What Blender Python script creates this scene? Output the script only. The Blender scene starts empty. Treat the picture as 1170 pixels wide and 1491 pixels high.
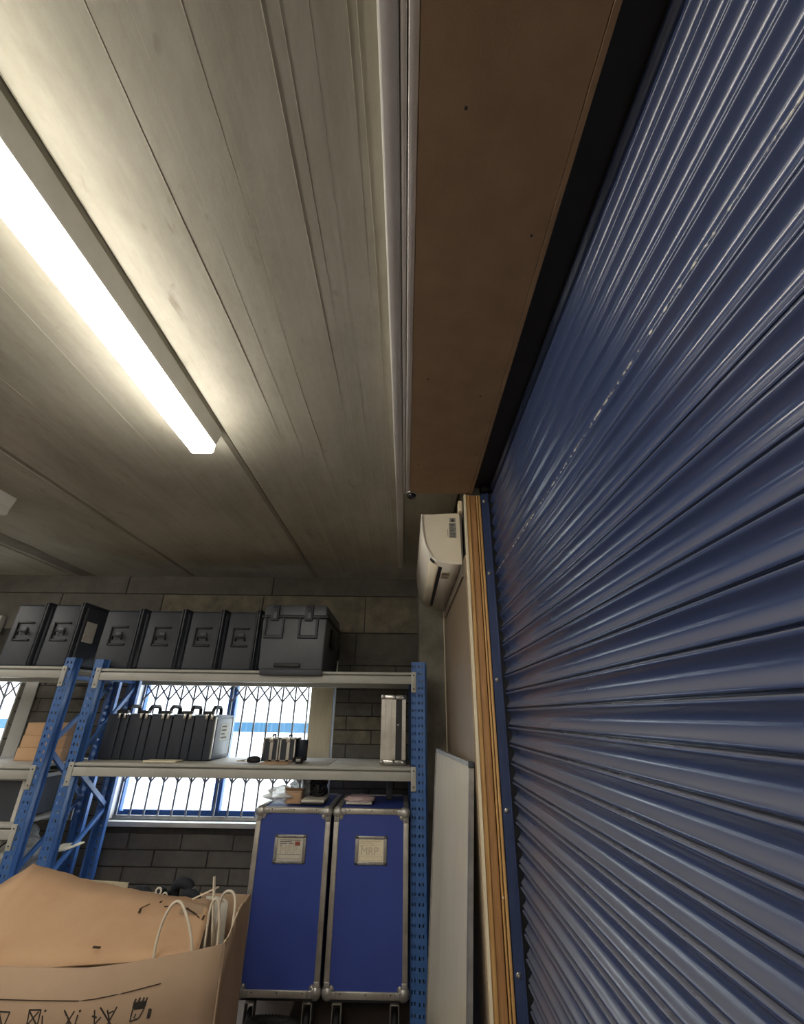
import bpy, bmesh, math, random
from mathutils import Vector, Matrix, Quaternion

random.seed(7)
S = bpy.context.scene
COL = S.collection

# ------------------------------------------------------------------ camera
# orientation from the photograph's vanishing points (pixels of the 1170x1491 frame)
W, H = 1170.0, 1491.0
CX, CY = W/2, H/2
VY, VZ = (589.0, 1041.0), (605.0, -640.0)
FPX = math.sqrt(-((VY[0]-CX)*(VZ[0]-CX) + (VY[1]-CY)*(VZ[1]-CY)))
dY = Vector((VY[0]-CX, -(VY[1]-CY), -FPX)).normalized()
dZ = Vector((VZ[0]-CX, -(VZ[1]-CY), -FPX)).normalized()
dX = dY.cross(dZ)
cam = bpy.data.cameras.new('camera')
camo = bpy.data.objects.new('camera', cam)
COL.objects.link(camo)
camo.matrix_world = Matrix.Translation((0, 0, 1.7)) @ Matrix((dX, dY, dZ)).to_4x4()
cam.sensor_fit = 'VERTICAL'
cam.sensor_height = 24.0
cam.lens = FPX/H*24.0
cam.clip_start = 0.02
S.camera = camo

# ------------------------------------------------------------------ world, exposure
wd = bpy.data.worlds.new('world')
S.world = wd
wd.use_nodes = True
bg = wd.node_tree.nodes['Background']
bg.inputs['Color'].default_value = (0.80, 0.90, 1.0, 1)
bg.inputs['Strength'].default_value = 2.4
LAMP = 8.0            # diffuser of the ceiling batten lights
S.view_settings.view_transform = 'Standard'
S.view_settings.look = 'None'
S.view_settings.gamma = 1.0
S.view_settings.use_curve_mapping = False
S.view_settings.exposure = 2.15


# ------------------------------------------------------------------ helpers
def srgb(r, g, b):
    f = lambda c: (c/12.92 if c <= 0.04045 else ((c+0.055)/1.055)**2.4)
    return tuple(f(v/255.0) for v in (r, g, b)) + (1,)


class NT:
    def __init__(s, m):
        s.nt = m.node_tree
        s.b = s.nt.nodes['Principled BSDF']

    def n(s, t, **kw):
        x = s.nt.nodes.new(t)
        for k, v in kw.items():
            setattr(x, k, v)
        return x

    def l(s, a, b):
        s.nt.links.new(a, b)


def mat(name, col, rough=0.5, metal=0.0, col2=None, scale=6.0, stretch=(1, 1, 1), amt=1.0,
        bump=0.0, bscale=40.0, detail=6.0, spec=0.5, coat=0.0, lo=0.35, hi=0.65, alpha=1.0, trans=0.0):
    m = bpy.data.materials.new(name)
    m.use_nodes = True
    t = NT(m)
    b = t.b
    b.inputs['Base Color'].default_value = col
    b.inputs['Roughness'].default_value = rough
    b.inputs['Metallic'].default_value = metal
    b.inputs['Specular IOR Level'].default_value = spec
    b.inputs['Coat Weight'].default_value = coat
    b.inputs['Alpha'].default_value = alpha
    b.inputs['Transmission Weight'].default_value = trans
    tc = t.n('ShaderNodeTexCoord')
    mp = t.n('ShaderNodeMapping')
    mp.inputs['Scale'].default_value = stretch
    t.l(tc.outputs['Object'], mp.inputs['Vector'])
    if col2 is None:
        col2 = tuple(c*0.86 for c in col[:3]) + (1,)
    nz = t.n('ShaderNodeTexNoise')
    nz.inputs['Scale'].default_value = scale
    nz.inputs['Detail'].default_value = detail
    nz.inputs['Roughness'].default_value = 0.62
    t.l(mp.outputs['Vector'], nz.inputs['Vector'])
    rp = t.n('ShaderNodeValToRGB')
    rp.color_ramp.elements[0].position = lo
    rp.color_ramp.elements[1].position = hi
    rp.color_ramp.elements[0].color = col
    rp.color_ramp.elements[1].color = col2
    t.l(nz.outputs['Fac'], rp.inputs['Fac'])
    t.l(rp.outputs['Color'], b.inputs['Base Color'])
    if bump > 0:
        n2 = t.n('ShaderNodeTexNoise')
        n2.inputs['Scale'].default_value = bscale
        n2.inputs['Detail'].default_value = 5
        t.l(mp.outputs['Vector'], n2.inputs['Vector'])
        bp = t.n('ShaderNodeBump')
        bp.inputs['Strength'].default_value = bump
        bp.inputs['Distance'].default_value = 0.01
        t.l(n2.outputs['Fac'], bp.inputs['Height'])
        t.l(bp.outputs['Normal'], b.inputs['Normal'])
    return m


class MB:
    """collects geometry in world coordinates; build() links ONE mesh object relative to its root"""
    def __init__(s):
        s.v, s.f, s.sm = [], [], []

    def add(s, verts, faces, smooth=False):
        o = len(s.v)
        s.v += [Vector(p) for p in verts]
        for f in faces:
            s.f.append(tuple(i+o for i in f))
            s.sm.append(smooth)
        return s

    def box(s, x0, x1, y0, y1, z0, z1):
        return s.add([(x0, y0, z0), (x1, y0, z0), (x1, y1, z0), (x0, y1, z0),
                      (x0, y0, z1), (x1, y0, z1), (x1, y1, z1), (x0, y1, z1)],
                     [(0, 3, 2, 1), (4, 5, 6, 7), (0, 1, 5, 4), (1, 2, 6, 5), (2, 3, 7, 6), (3, 0, 4, 7)])

    def bbox(s, x0, x1, y0, y1, z0, z1, r=0.004, seg=2):
        """box with rounded edges"""
        bm = bmesh.new()
        bmesh.ops.create_cube(bm, size=1.0)
        for v in bm.verts:
            v.co = Vector(((x0+x1)/2+v.co.x*(x1-x0), (y0+y1)/2+v.co.y*(y1-y0), (z0+z1)/2+v.co.z*(z1-z0)))
        bmesh.ops.bevel(bm, geom=bm.edges[:], offset=r, segments=seg, profile=0.5, affect='EDGES')
        return s.frombm(bm, True)

    def frombm(s, bm, smooth=False):
        bm.verts.index_update()
        s.add([v.co.copy() for v in bm.verts], [[v.index for v in f.verts] for f in bm.faces], smooth)
        bm.free()
        return s

    def bar(s, a, b, w, t, up=(0, 0, 1)):
        """rectangular bar from a to b"""
        a, b = Vector(a), Vector(b)
        d = (b-a).normalized()
        u = Vector(up)
        u = u - d*u.dot(d)
        if u.length < 1e-4:
            u = Vector((1, 0, 0)) - d*d.x
        u.normalize()
        r = d.cross(u)
        P = []
        for c in (a, b):
            for i, j in ((-1, -1), (1, -1), (1, 1), (-1, 1)):
                P.append(c + r*(i*w/2) + u*(j*t/2))
        return s.add(P, [(0, 1, 2, 3), (7, 6, 5, 4), (0, 4, 5, 1), (1, 5, 6, 2), (2, 6, 7, 3), (3, 7, 4, 0)])

    def tube(s, pts, r, n=8, cap=True):
        pts = [Vector(p) for p in pts]
        rr = r if isinstance(r, (list, tuple)) else [r]*len(pts)
        P, F = [], []
        d0 = (pts[1]-pts[0]).normalized()
        u = d0.orthogonal().normalized()
        for i, p in enumerate(pts):
            d = (pts[min(i+1, len(pts)-1)] - pts[max(i-1, 0)]).normalized()
            u = (u - d*u.dot(d))
            if u.length < 1e-5:
                u = d.orthogonal()
            u.normalize()
            w = d.cross(u)
            for k in range(n):
                a = 2*math.pi*k/n
                P.append(p + (u*math.cos(a) + w*math.sin(a))*rr[i])
        for i in range(len(pts)-1):
            for k in range(n):
                F.append((i*n+k, i*n+(k+1) % n, (i+1)*n+(k+1) % n, (i+1)*n+k))
        s.add(P, F, True)
        if cap:
            o = len(s.v) - len(P)
            s.f.append(tuple(o+k for k in reversed(range(n))))
            s.sm.append(False)
            s.f.append(tuple(o+(len(pts)-1)*n+k for k in range(n)))
            s.sm.append(False)
        return s

    def lathe(s, c, axis, prof, n=20):
        """prof: (radius, height along axis)"""
        c, ax = Vector(c), Vector(axis).normalized()
        u = ax.orthogonal().normalized()
        w = ax.cross(u)
        P, F = [], []
        for r, h in prof:
            for k in range(n):
                a = 2*math.pi*k/n
                P.append(c + ax*h + (u*math.cos(a)+w*math.sin(a))*max(r, 1e-4))
        for i in range(len(prof)-1):
            for k in range(n):
                F.append((i*n+k, i*n+(k+1) % n, (i+1)*n+(k+1) % n, (i+1)*n+k))
        return s.add(P, F, True)

    def prism(s, poly, y0, y1, smooth=False, axis='y'):
        """closed polygon of (x,z) extruded along y (or (y,z) along x, or (x,y) along z)"""
        mk = {'y': lambda p, t: (p[0], t, p[1]), 'x': lambda p, t: (t, p[0], p[1]), 'z': lambda p, t: (p[0], p[1], t)}[axis]
        n = len(poly)
        P = [mk(p, y0) for p in poly] + [mk(p, y1) for p in poly]
        o = len(s.v)
        s.add(P, [(i, (i+1) % n, n+(i+1) % n, n+i) for i in range(n)], smooth)
        s.f.append(tuple(o+i for i in range(n)))
        s.f.append(tuple(o+n+i for i in reversed(range(n))))
        s.sm += [False, False]
        return s

    def build(s, name, m, parent=None, loc=None):
        if parent is not None and loc is None:
            org = Vector(parent['_w'])
        else:
            org = Vector(loc) if loc is not None else Vector((0, 0, 0))
        me = bpy.data.meshes.new(name)
        me.from_pydata([tuple(p-org) for p in s.v], [], s.f)
        me.polygons.foreach_set('use_smooth', s.sm)
        bm = bmesh.new()
        bm.from_mesh(me)
        bmesh.ops.recalc_face_normals(bm, faces=bm.faces[:])
        bm.to_mesh(me)
        bm.free()
        me.materials.append(m)
        o = bpy.data.objects.new(name, me)
        COL.objects.link(o)
        o['_w'] = tuple(org)
        if parent is not None:
            o.parent = parent
            o.location = org - Vector(parent['_w'])
        else:
            o.location = org
        return o


def tag(o, label, cat, group=None):
    o['label'] = label
    o['category'] = cat
    if group:
        o['group'] = group
    return o


def thing(name, label, cat, loc, group=None):
    o = bpy.data.objects.new(name, None)
    o.empty_display_size = 0.05
    COL.objects.link(o)
    o.location = loc
    o['_w'] = tuple(loc)
    return tag(o, label, cat, group)


def struct(name, mb, m, loc=None, label=None):
    o = mb.build(name, m, None, loc)
    o['kind'] = 'structure'
    if label:
        o['label'] = label
    return o


def kids(o):
    return [c for c in bpy.data.objects if c.parent == o]


CH = {}


def dup(root, delta, label=None, name=None):
    """copy a thing with its parts and sub-parts, moved by delta"""
    def rec(o, par):
        c = o.copy()
        COL.objects.link(c)
        if par is not None:
            c.parent = par
        for k in CHILD(o):
            rec(k, c)
        return c
    r = rec(root, None)
    r.location = root.location + Vector(delta)
    r['_w'] = tuple(Vector(root['_w']) + Vector(delta))
    if label:
        r['label'] = label
    return r


def CHILD(o):
    return [c for c in COL.objects if c.parent == o]


def text_mesh(txt, size, m, name, parent, origin, xdir, updir, kind=None):
    cu = bpy.data.curves.new('lettering', 'FONT')
    cu.body = txt
    cu.size = size
    cu.extrude = 0.0004
    to = bpy.data.objects.new('lettering', cu)
    COL.objects.link(to)
    dg = bpy.context.evaluated_depsgraph_get()
    me = bpy.data.meshes.new_from_object(to.evaluated_get(dg))
    bpy.data.objects.remove(to)
    x, u = Vector(xdir).normalized(), Vector(updir).normalized()
    z = x.cross(u)
    M = Matrix((x, u, z)).transposed().to_4x4()
    me.transform(Matrix.Translation(Vector(origin) - Vector(parent['_w'])) @ M)
    me.materials.clear()
    me.materials.append(m)
    me.name = name
    o = bpy.data.objects.new(name, me)
    COL.objects.link(o)
    o.parent = parent
    o['_w'] = parent['_w']
    return o


# ------------------------------------------------------------------ materials
M = {}
M['white_paint'] = mat('white_paint', srgb(214, 212, 204), 0.5, col2=srgb(200, 197, 188), scale=5)
M['grey_trunk'] = mat('grey_trunk', srgb(196, 192, 188), 0.42, col2=srgb(182, 178, 172), scale=3)
M['mdf'] = mat('mdf', srgb(152, 126, 96), 0.75, col2=srgb(141, 115, 86), scale=9, bump=0.05, bscale=180)
M['timber'] = mat('timber', srgb(216, 174, 112), 0.5, col2=srgb(188, 140, 82), scale=9, stretch=(16, 16, 0.6), bump=0.05, bscale=8)
M['timber_dark'] = mat('timber_dark', srgb(188, 142, 92), 0.55, col2=srgb(162, 116, 70), scale=9, stretch=(16, 16, 0.6))
M['groove'] = mat('groove', srgb(52, 34, 18), 0.8)
M['cream_edge'] = mat('cream_edge', srgb(240, 226, 194), 0.5)
M['black'] = mat('black', srgb(22, 23, 26), 0.5, col2=srgb(30, 31, 35))
M['case_black'] = mat('case_black', srgb(58, 62, 70), 0.5, col2=srgb(50, 54, 62), scale=4, bump=0.12, bscale=260)
M['case_lite'] = mat('case_lite', srgb(84, 88, 94), 0.42, col2=srgb(74, 78, 84), scale=6)
M['deep_black'] = mat('deep_black', srgb(38, 44, 56), 0.5, col2=srgb(44, 50, 62), scale=4, bump=0.1, bscale=200)
M['blue_rack'] = mat('blue_rack', srgb(66, 108, 170), 0.4, col2=srgb(56, 96, 156), scale=7, lo=0.4, hi=0.7)
M['beam_grey'] = mat('beam_grey', srgb(176, 176, 168), 0.42, col2=srgb(160, 158, 150), scale=3, lo=0.45, hi=0.75)
M['bracket'] = mat('bracket', srgb(118, 108, 96), 0.6)
M['deck'] = mat('deck', srgb(186, 182, 172), 0.6, col2=srgb(150, 144, 130), scale=5, lo=0.4, hi=0.75)
M['galv'] = mat('galv', srgb(176, 174, 170), 0.36, 0.65, col2=srgb(148, 146, 142), scale=12)
M['alu'] = mat('alu', srgb(188, 184, 176), 0.36, 0.7, col2=srgb(150, 144, 134), scale=8, lo=0.42, hi=0.75)
M['chrome'] = mat('chrome', srgb(205, 202, 196), 0.2, 1.0)
M['blue_panel'] = mat('blue_panel', srgb(52, 72, 152), 0.5, col2=srgb(46, 65, 142), scale=3, bump=0.06, bscale=300)
M['navy'] = mat('navy', srgb(52, 66, 102), 0.42, col2=srgb(44, 57, 92), scale=8, lo=0.4, hi=0.7)
M['ac'] = mat('ac', srgb(226, 216, 194), 0.4, col2=srgb(220, 209, 186), scale=3)
M['ac_front'] = mat('ac_front', srgb(222, 216, 204), 0.35, col2=srgb(216, 209, 196), scale=3)
M['sticker'] = mat('sticker', srgb(150, 148, 140), 0.6, col2=srgb(130, 128, 120), scale=60)
M['ink'] = mat('ink', srgb(46, 40, 36), 0.7)
M['card'] = mat('card', srgb(198, 162, 126), 0.85, col2=srgb(188, 150, 114), scale=3.5, bump=0.08, bscale=60, lo=0.38, hi=0.7)
M['card_out'] = mat('card_out', srgb(172, 146, 120), 0.85, col2=srgb(162, 136, 112), scale=3, bump=0.08, bscale=60)
M['card_torn'] = mat('card_torn', srgb(206, 184, 154), 0.9, col2=srgb(170, 140, 108), scale=30)
M['paper'] = mat('paper', srgb(232, 222, 196), 0.75, col2=srgb(224, 212, 184), scale=8)
M['paper_grey'] = mat('paper_grey', srgb(206, 200, 188), 0.75, col2=srgb(190, 184, 170), scale=8)
M['print_grey'] = mat('print_grey', srgb(192, 182, 158), 0.75)
M['print_red'] = mat('print_red', srgb(150, 78, 66), 0.75)
M['whiteboard'] = mat('whiteboard', srgb(206, 200, 184), 0.3, col2=srgb(194, 186, 168), scale=3, stretch=(3, 3, 0.5), lo=0.35, hi=0.75)
M['concrete'] = mat('concrete', srgb(128, 124, 112), 0.9, col2=srgb(94, 90, 80), scale=5, bump=0.35, bscale=30, lo=0.35, hi=0.7)
M['block'] = mat('block', srgb(112, 108, 100), 0.92, col2=srgb(90, 86, 80), scale=6, bump=0.5, bscale=70, lo=0.3, hi=0.72)
M['block_light'] = mat('block_light', srgb(132, 124, 106), 0.92, col2=srgb(98, 92, 80), scale=7, bump=0.5, bscale=50, lo=0.35, hi=0.68)
M['mortar'] = mat('mortar', srgb(70, 67, 62), 0.95, col2=srgb(56, 54, 50), scale=14)
M['floor'] = mat('floor', srgb(132, 118, 108), 0.6, col2=srgb(114, 102, 94), scale=4)
M['wall_paint'] = mat('wall_paint', srgb(206, 204, 198), 0.9, col2=srgb(194, 191, 184), scale=4)
M['lining'] = mat('lining', srgb(148, 132, 112), 0.34, col2=srgb(124, 108, 90), scale=5, stretch=(6, 6, 0.35), lo=0.35, hi=0.7)
M['ply_white'] = mat('ply_white', srgb(206, 192, 162), 0.6, col2=srgb(190, 174, 142), scale=5, stretch=(5, 5, 0.7), lo=0.4, hi=0.75)
M['rubber'] = mat('rubber', srgb(28, 28, 30), 0.7)
M['cable_white'] = mat('cable_white', srgb(224, 212, 190), 0.45)
M['foam'] = mat('foam', srgb(30, 34, 42), 0.85, bump=0.2, bscale=200)
M['foam_end'] = mat('foam_end', srgb(226, 216, 196), 0.7)
M['bubble'] = mat('bubble', srgb(214, 214, 208), 0.25, col2=srgb(170, 172, 170), scale=30, bump=0.8, bscale=60, alpha=0.75)
M['film'] = mat('film', srgb(240, 242, 240), 0.2, col2=srgb(214, 216, 216), scale=14, bump=0.9, bscale=22, alpha=0.6)
M['window_blue'] = mat('window_blue', srgb(46, 98, 170), 0.4)
M['out_white'] = mat('out_white', srgb(236, 236, 232), 0.8)
M['out_blue'] = mat('out_blue', srgb(18, 72, 100), 0.6)
M['out_ground'] = mat('out_ground', srgb(206, 204, 198), 0.9, scale=3)
M['grille'] = mat('grille', srgb(140, 142, 150), 0.5, col2=srgb(122, 124, 132))
M['pink'] = mat('pink', srgb(196, 170, 168), 0.3, col2=srgb(170, 150, 150), scale=12, bump=0.5, bscale=30)


def ceiling_material():
    m = mat('cast_concrete', srgb(176, 168, 146), 0.85)
    t = NT(m)
    nt = t.nt
    for n in list(nt.nodes):
        if n.bl_idname not in ('ShaderNodeBsdfPrincipled', 'ShaderNodeOutputMaterial'):
            nt.nodes.remove(n)
    tc = t.n('ShaderNodeTexCoord')

    def noise(sc, det, rough=0.6, dist=0.0):
        mp = t.n('ShaderNodeMapping')
        mp.inputs['Scale'].default_value = sc
        t.l(tc.outputs['Object'], mp.inputs['Vector'])
        nz = t.n('ShaderNodeTexNoise')
        nz.inputs['Scale'].default_value = 1.0
        nz.inputs['Detail'].default_value = det
        nz.inputs['Roughness'].default_value = rough
        nz.inputs['Distortion'].default_value = dist
        t.l(mp.outputs['Vector'], nz.inputs['Vector'])
        return nz.outputs['Fac']

    def ramp(f, a, ca, b, cb):
        r = t.n('ShaderNodeValToRGB')
        r.color_ramp.elements[0].position = a
        r.color_ramp.elements[1].position = b
        r.color_ramp.elements[0].color = ca
        r.color_ramp.elements[1].color = cb
        t.l(f, r.inputs['Fac'])
        return r.outputs['Color']

    def mul(a, b, f=1.0):
        x = t.n('ShaderNodeMix', data_type='RGBA', blend_type='MULTIPLY')
        x.inputs['Factor'].default_value = f
        t.l(a, x.inputs[6])
        t.l(b, x.inputs[7])
        return x.outputs[2]
    cloud = ramp(noise((2.2, 1.1, 1), 8, 0.65, 0.5), 0.3, srgb(150, 146, 130), 0.7, srgb(182, 178, 164))
    streak = ramp(noise((26, 0.5, 1), 5, 0.6), 0.32, (0.9, 0.89, 0.87, 1), 0.6, (1, 1, 1, 1))
    grain = ramp(noise((60, 18, 1), 6, 0.7), 0.25, (0.92, 0.91, 0.9, 1), 0.6, (1, 1, 1, 1))
    stain = ramp(noise((9, 4, 1), 3, 0.5, 1.5), 0.22, (0.62, 0.6, 0.55, 1), 0.34, (1, 1, 1, 1))
    c = mul(mul(mul(cloud, streak, 0.9), grain), stain, 0.8)
    t.l(c, t.b.inputs['Base Color'])
    bp = t.n('ShaderNodeBump')
    bp.inputs['Strength'].default_value = 0.22
    bp.inputs['Distance'].default_value = 0.003
    ma = t.n('ShaderNodeMath', operation='ADD')
    t.l(noise((30, 0.6, 1), 4, 0.6), ma.inputs[0])
    t.l(noise((45, 30, 1), 4, 0.6), ma.inputs[1])
    t.l(ma.outputs[0], bp.inputs['Height'])
    t.l(bp.outputs['Normal'], t.b.inputs['Normal'])
    return m


def shutter_material(worn=False):
    """navy paint, dust lying on the faces that look up, paint rubbed off along the lips"""
    m = mat('shutter_paint_worn' if worn else 'shutter_paint', srgb(36, 50, 96), 0.3)
    t = NT(m)
    nt = t.nt
    for n in list(nt.nodes):
        if n.bl_idname not in ('ShaderNodeBsdfPrincipled', 'ShaderNodeOutputMaterial'):
            nt.nodes.remove(n)
    tc = t.n('ShaderNodeTexCoord')
    mp = t.n('ShaderNodeMapping')
    mp.inputs['Scale'].default_value = (3, .5, 3)
    t.l(tc.outputs['Object'], mp.inputs['Vector'])
    nz = t.n('ShaderNodeTexNoise')
    nz.inputs['Scale'].default_value = 3
    nz.inputs['Detail'].default_value = 8
    t.l(mp.outputs['Vector'], nz.inputs['Vector'])
    ge = t.n('ShaderNodeNewGeometry')
    sp = t.n('ShaderNodeSeparateXYZ')
    t.l(ge.outputs['Normal'], sp.inputs[0])
    mr = t.n('ShaderNodeMapRange')
    mr.inputs['From Min'].default_value = 0.0
    mr.inputs['From Max'].default_value = 0.8
    t.l(sp.outputs['Z'], mr.inputs['Value'])
    mm = t.n('ShaderNodeMath', operation='MULTIPLY')
    t.l(mr.outputs[0], mm.inputs[0])
    rn = t.n('ShaderNodeMapRange')
    rn.inputs['From Min'].default_value = 0.3
    rn.inputs['From Max'].default_value = 0.7
    rn.inputs['To Min'].default_value = 0.55
    rn.inputs['To Max'].default_value = 0.8
    t.l(nz.outputs['Fac'], rn.inputs['Value'])
    t.l(rn.outputs[0], mm.inputs[1])
    mx = t.n('ShaderNodeMix', data_type='RGBA')
    mx.inputs[6].default_value = srgb(52, 64, 96)
    mx.inputs[7].default_value = srgb(112, 112, 118)
    t.l(mm.outputs[0], mx.inputs['Factor'])
    out = mx.outputs[2]
    if worn:
        so = t.n('ShaderNodeSeparateXYZ')
        t.l(tc.outputs['Object'], so.inputs[0])
        r1 = t.n('ShaderNodeMapRange')
        r1.inputs['From Min'].default_value = 0.009
        r1.inputs['From Max'].default_value = 0.0
        t.l(so.outputs['Z'], r1.inputs['Value'])
        n2 = t.n('ShaderNodeTexNoise')
        n2.inputs['Scale'].default_value = 60
        n2.inputs['Detail'].default_value = 6
        t.l(tc.outputs['Object'], n2.inputs['Vector'])
        r2 = t.n('ShaderNodeMapRange')
        r2.inputs['From Min'].default_value = 0.5
        r2.inputs['From Max'].default_value = 0.6
        t.l(n2.outputs['Fac'], r2.inputs['Value'])
        m2 = t.n('ShaderNodeMath', operation='MULTIPLY')
        t.l(r1.outputs[0], m2.inputs[0])
        t.l(r2.outputs[0], m2.inputs[1])
        m3 = t.n('ShaderNodeMix', data_type='RGBA')
        m3.inputs[7].default_value = srgb(196, 190, 180)
        t.l(m2.outputs[0], m3.inputs['Factor'])
        t.l(out, m3.inputs[6])
        out = m3.outputs[2]
    t.l(out, t.b.inputs['Base Color'])
    r3 = t.n('ShaderNodeMapRange')
    r3.inputs['To Min'].default_value = 0.19
    r3.inputs['To Max'].default_value = 0.3
    t.l(mm.outputs[0], r3.inputs['Value'])
    t.l(r3.outputs[0], t.b.inputs['Roughness'])
    t.b.inputs['Specular IOR Level'].default_value = 0.6
    return m


def emit(name, col, st):
    m = bpy.data.materials.new(name)
    m.use_nodes = True
    b = m.node_tree.nodes['Principled BSDF']
    b.inputs['Base Color'].default_value = (0.9, 0.9, 0.88, 1)
    b.inputs['Emission Color'].default_value = col
    b.inputs['Emission Strength'].default_value = st
    return m


def glass_material():
    m = bpy.data.materials.new('window_glass')
    m.use_nodes = True
    nt = m.node_tree
    for n in list(nt.nodes):
        nt.nodes.remove(n)
    o = nt.nodes.new('ShaderNodeOutputMaterial')
    tr = nt.nodes.new('ShaderNodeBsdfTransparent')
    gl = nt.nodes.new('ShaderNodeBsdfGlossy')
    gl.inputs['Roughness'].default_value = 0.02
    mx = nt.nodes.new('ShaderNodeMixShader')
    mx.inputs[0].default_value = 0.07
    nt.links.new(tr.outputs[0], mx.inputs[1])
    nt.links.new(gl.outputs[0], mx.inputs[2])
    nt.links.new(mx.outputs[0], o.inputs[0])
    return m


M['ceiling'] = ceiling_material()
M['cement'] = mat('cement', srgb(206, 200, 184), 0.85, col2=srgb(188, 182, 166), scale=8)
M['dark_concrete'] = mat('dark_concrete', srgb(122, 116, 104), 0.9, col2=srgb(108, 103, 92), scale=7)
M['shutter'] = shutter_material()
M['shutter_worn'] = shutter_material(True)
M['diffuser'] = emit('lamp_diffuser', (1.0, 0.95, 0.86, 1), LAMP)
M['glass'] = glass_material()

# ------------------------------------------------------------------ structure
XW, YB, ZC = 0.33, 4.40, 2.97          # right wall plane, back wall plane, ceiling
XL, YF = -6.0, -4.2                     # left wall, wall behind the camera

struct('floor', MB().box(XL-.2, 1.0, YF-.2, YB+.3, -.12, 0), M['floor'])
struct('wall_left', MB().box(XL-.2, XL, YF-.2, YB+.3, 0, ZC+.2), M['wall_paint'])
struct('wall_front', MB().box(XL, 1.0, YF-.2, YF, 0, ZC+.2), M['wall_paint'])

# ceiling: concrete planks with open joints under a screed
ceil = struct('ceiling', MB().box(XL-.2, 1.0, YF-.2, YB+.3, ZC+.13, ZC+.25), M['concrete'])
jx = [-6.0, -4.70, -3.444, -2.184, -0.921, 0.34, 0.9]
for a, b in zip(jx[:-1], jx[1:]):
    c = 0.018
    poly = [(a+.003, ZC+.14), (a+.003, ZC+.018), (a+.003+c, ZC), (b-.003-c, ZC), (b-.003, ZC+.018), (b-.003, ZC+.14)]
    MB().prism(poly, YF, YB+.02).build('ceiling_plank', M['ceiling'], ceil)
# thin cement ridges left by the joints of the formwork boards
for k, (x, w) in enumerate([(-.30, .004), (-.262, .003), (-.455, .005), (-.56, .003), (-.64, .005), (-.105, .0035), (-.13, .003), (-.205, .003),
                            (-1.35, .004), (-1.72, .004)]):
    mb = MB()
    ys = [YF + i*(YB-YF)/60 for i in range(61)]
    off = [w*0.9*math.sin(y*1.7+k)+w*.5*math.sin(y*5+k*2) for y in ys]
    P, F = [], []
    for y, o in zip(ys, off):
        h = w*.4*(0.6+0.4*math.sin(y*2.3+k*1.3))
        P += [(x+o-w/2, y, ZC+.001), (x+o, y, ZC-h), (x+o+w/2, y, ZC+.001)]
    for i in range(60):
        F += [(3*i, 3*i+1, 3*i+4, 3*i+3), (3*i+1, 3*i+2, 3*i+5, 3*i+4)]
    mb.add(P, F, True)
    mb.build('cement_ridge', M['cement'], ceil)

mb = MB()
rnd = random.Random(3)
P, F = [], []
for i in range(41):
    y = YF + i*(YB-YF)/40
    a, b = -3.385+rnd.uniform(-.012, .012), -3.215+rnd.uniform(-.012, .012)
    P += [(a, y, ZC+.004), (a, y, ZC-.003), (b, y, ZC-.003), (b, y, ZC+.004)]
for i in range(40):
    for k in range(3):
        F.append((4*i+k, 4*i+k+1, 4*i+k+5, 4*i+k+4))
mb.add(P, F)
mb.build('dark_strip', M['dark_concrete'], ceil)  # darker strip with ragged edges running along the ceiling

# back wall: openings
OPEN = [(-2.50, -0.64, 0.87, 2.16), (-4.75, -3.60, 0.87, 2.16)]
WX0, WX1 = XL, 0.75


def spans(z0, z1, x0=WX0, x1=WX1):
    segs = [(x0, x1)]
    for a, b, c, d in OPEN:
        if z1 > c+.01 and z0 < d-.01:
            out = []
            for s0, s1 in segs:
                if b <= s0 or a >= s1:
                    out.append((s0, s1))
                else:
                    if a > s0:
                        out.append((s0, a))
                    if b < s1:
                        out.append((b, s1))
            segs = out
    return segs


mb = MB()
for z0, z1 in ((0, .87), (.87, 2.16), (2.16, ZC+.1)):
    for a, b in spans(z0, z1):
        mb.box(a, b, YB+.016, YB+.22, z0, z1)
wall_back = struct('wall_back', mb, M['mortar'])
rows = []
z = 0.0
while z < 2.10:
    rows.append((z, min(z+.1122, 2.12), .44))
    z += .1122
rows += [(rows[-1][1], 2.42, .62), (2.42, 2.785, 1.05), (2.785, ZC+.01, 1.5)]
for i, (z0, z1, w) in enumerate(rows):
    for a, b in spans(z0, z1, -5.4, 0.14):
        x = b - (w if i % 2 else w*.52)
        e = b
        while e > a+.02:
            s0 = max(x, a)
            if s0-a < .06:
                s0 = a
            d = random.uniform(-.004, .003)
            g = .005
            big = w > .5
            m = M['block_light'] if (big and z0 > 2.2 and e > -1.8 and i == len(rows)-2) or (1.4 < z0 < 1.65 and e > -.64 and e < .2) else M['block']
            MB().box(s0+g, e-g, YB+d, YB+.03, z0+g, z1-g).build('block', m, wall_back)
            e = s0
            x = e - w*random.uniform(.97, 1.0)

# column in the corner, lining board on the right wall, wall behind the lining
struct('trim_1', MB().bbox(.115, .76, 3.85, YB+.02, 0, ZC, .006), M['concrete'], label='concrete column in the far right corner')
wr = struct('wall_right', MB().box(.345, .75, 2.345, 3.86, 0, ZC+.1), M['concrete'])
MB().box(XW, .3455, 2.345, 3.83, 0, 2.52).build('lining_board', M['lining'], wr)
MB().box(XW-.004, .346, 3.83, 3.845, 0, 2.52).build('edge_strip', M['cream_edge'], wr)
MB().box(.30, .345, 3.846, 3.852, ZC-.06, ZC-.035).build('ceiling_bead', M['white_paint'], wr)
# wall outside the shutter and at its far side behind the camera
struct('wall_right_rear', MB().box(.345, .75, YF, -1.6, 0, ZC+.1), M['wall_paint'])
struct('wall_right_upper', MB().box(.60, .75, -1.6, 2.345, 0, ZC+.1), M['black'])

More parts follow.
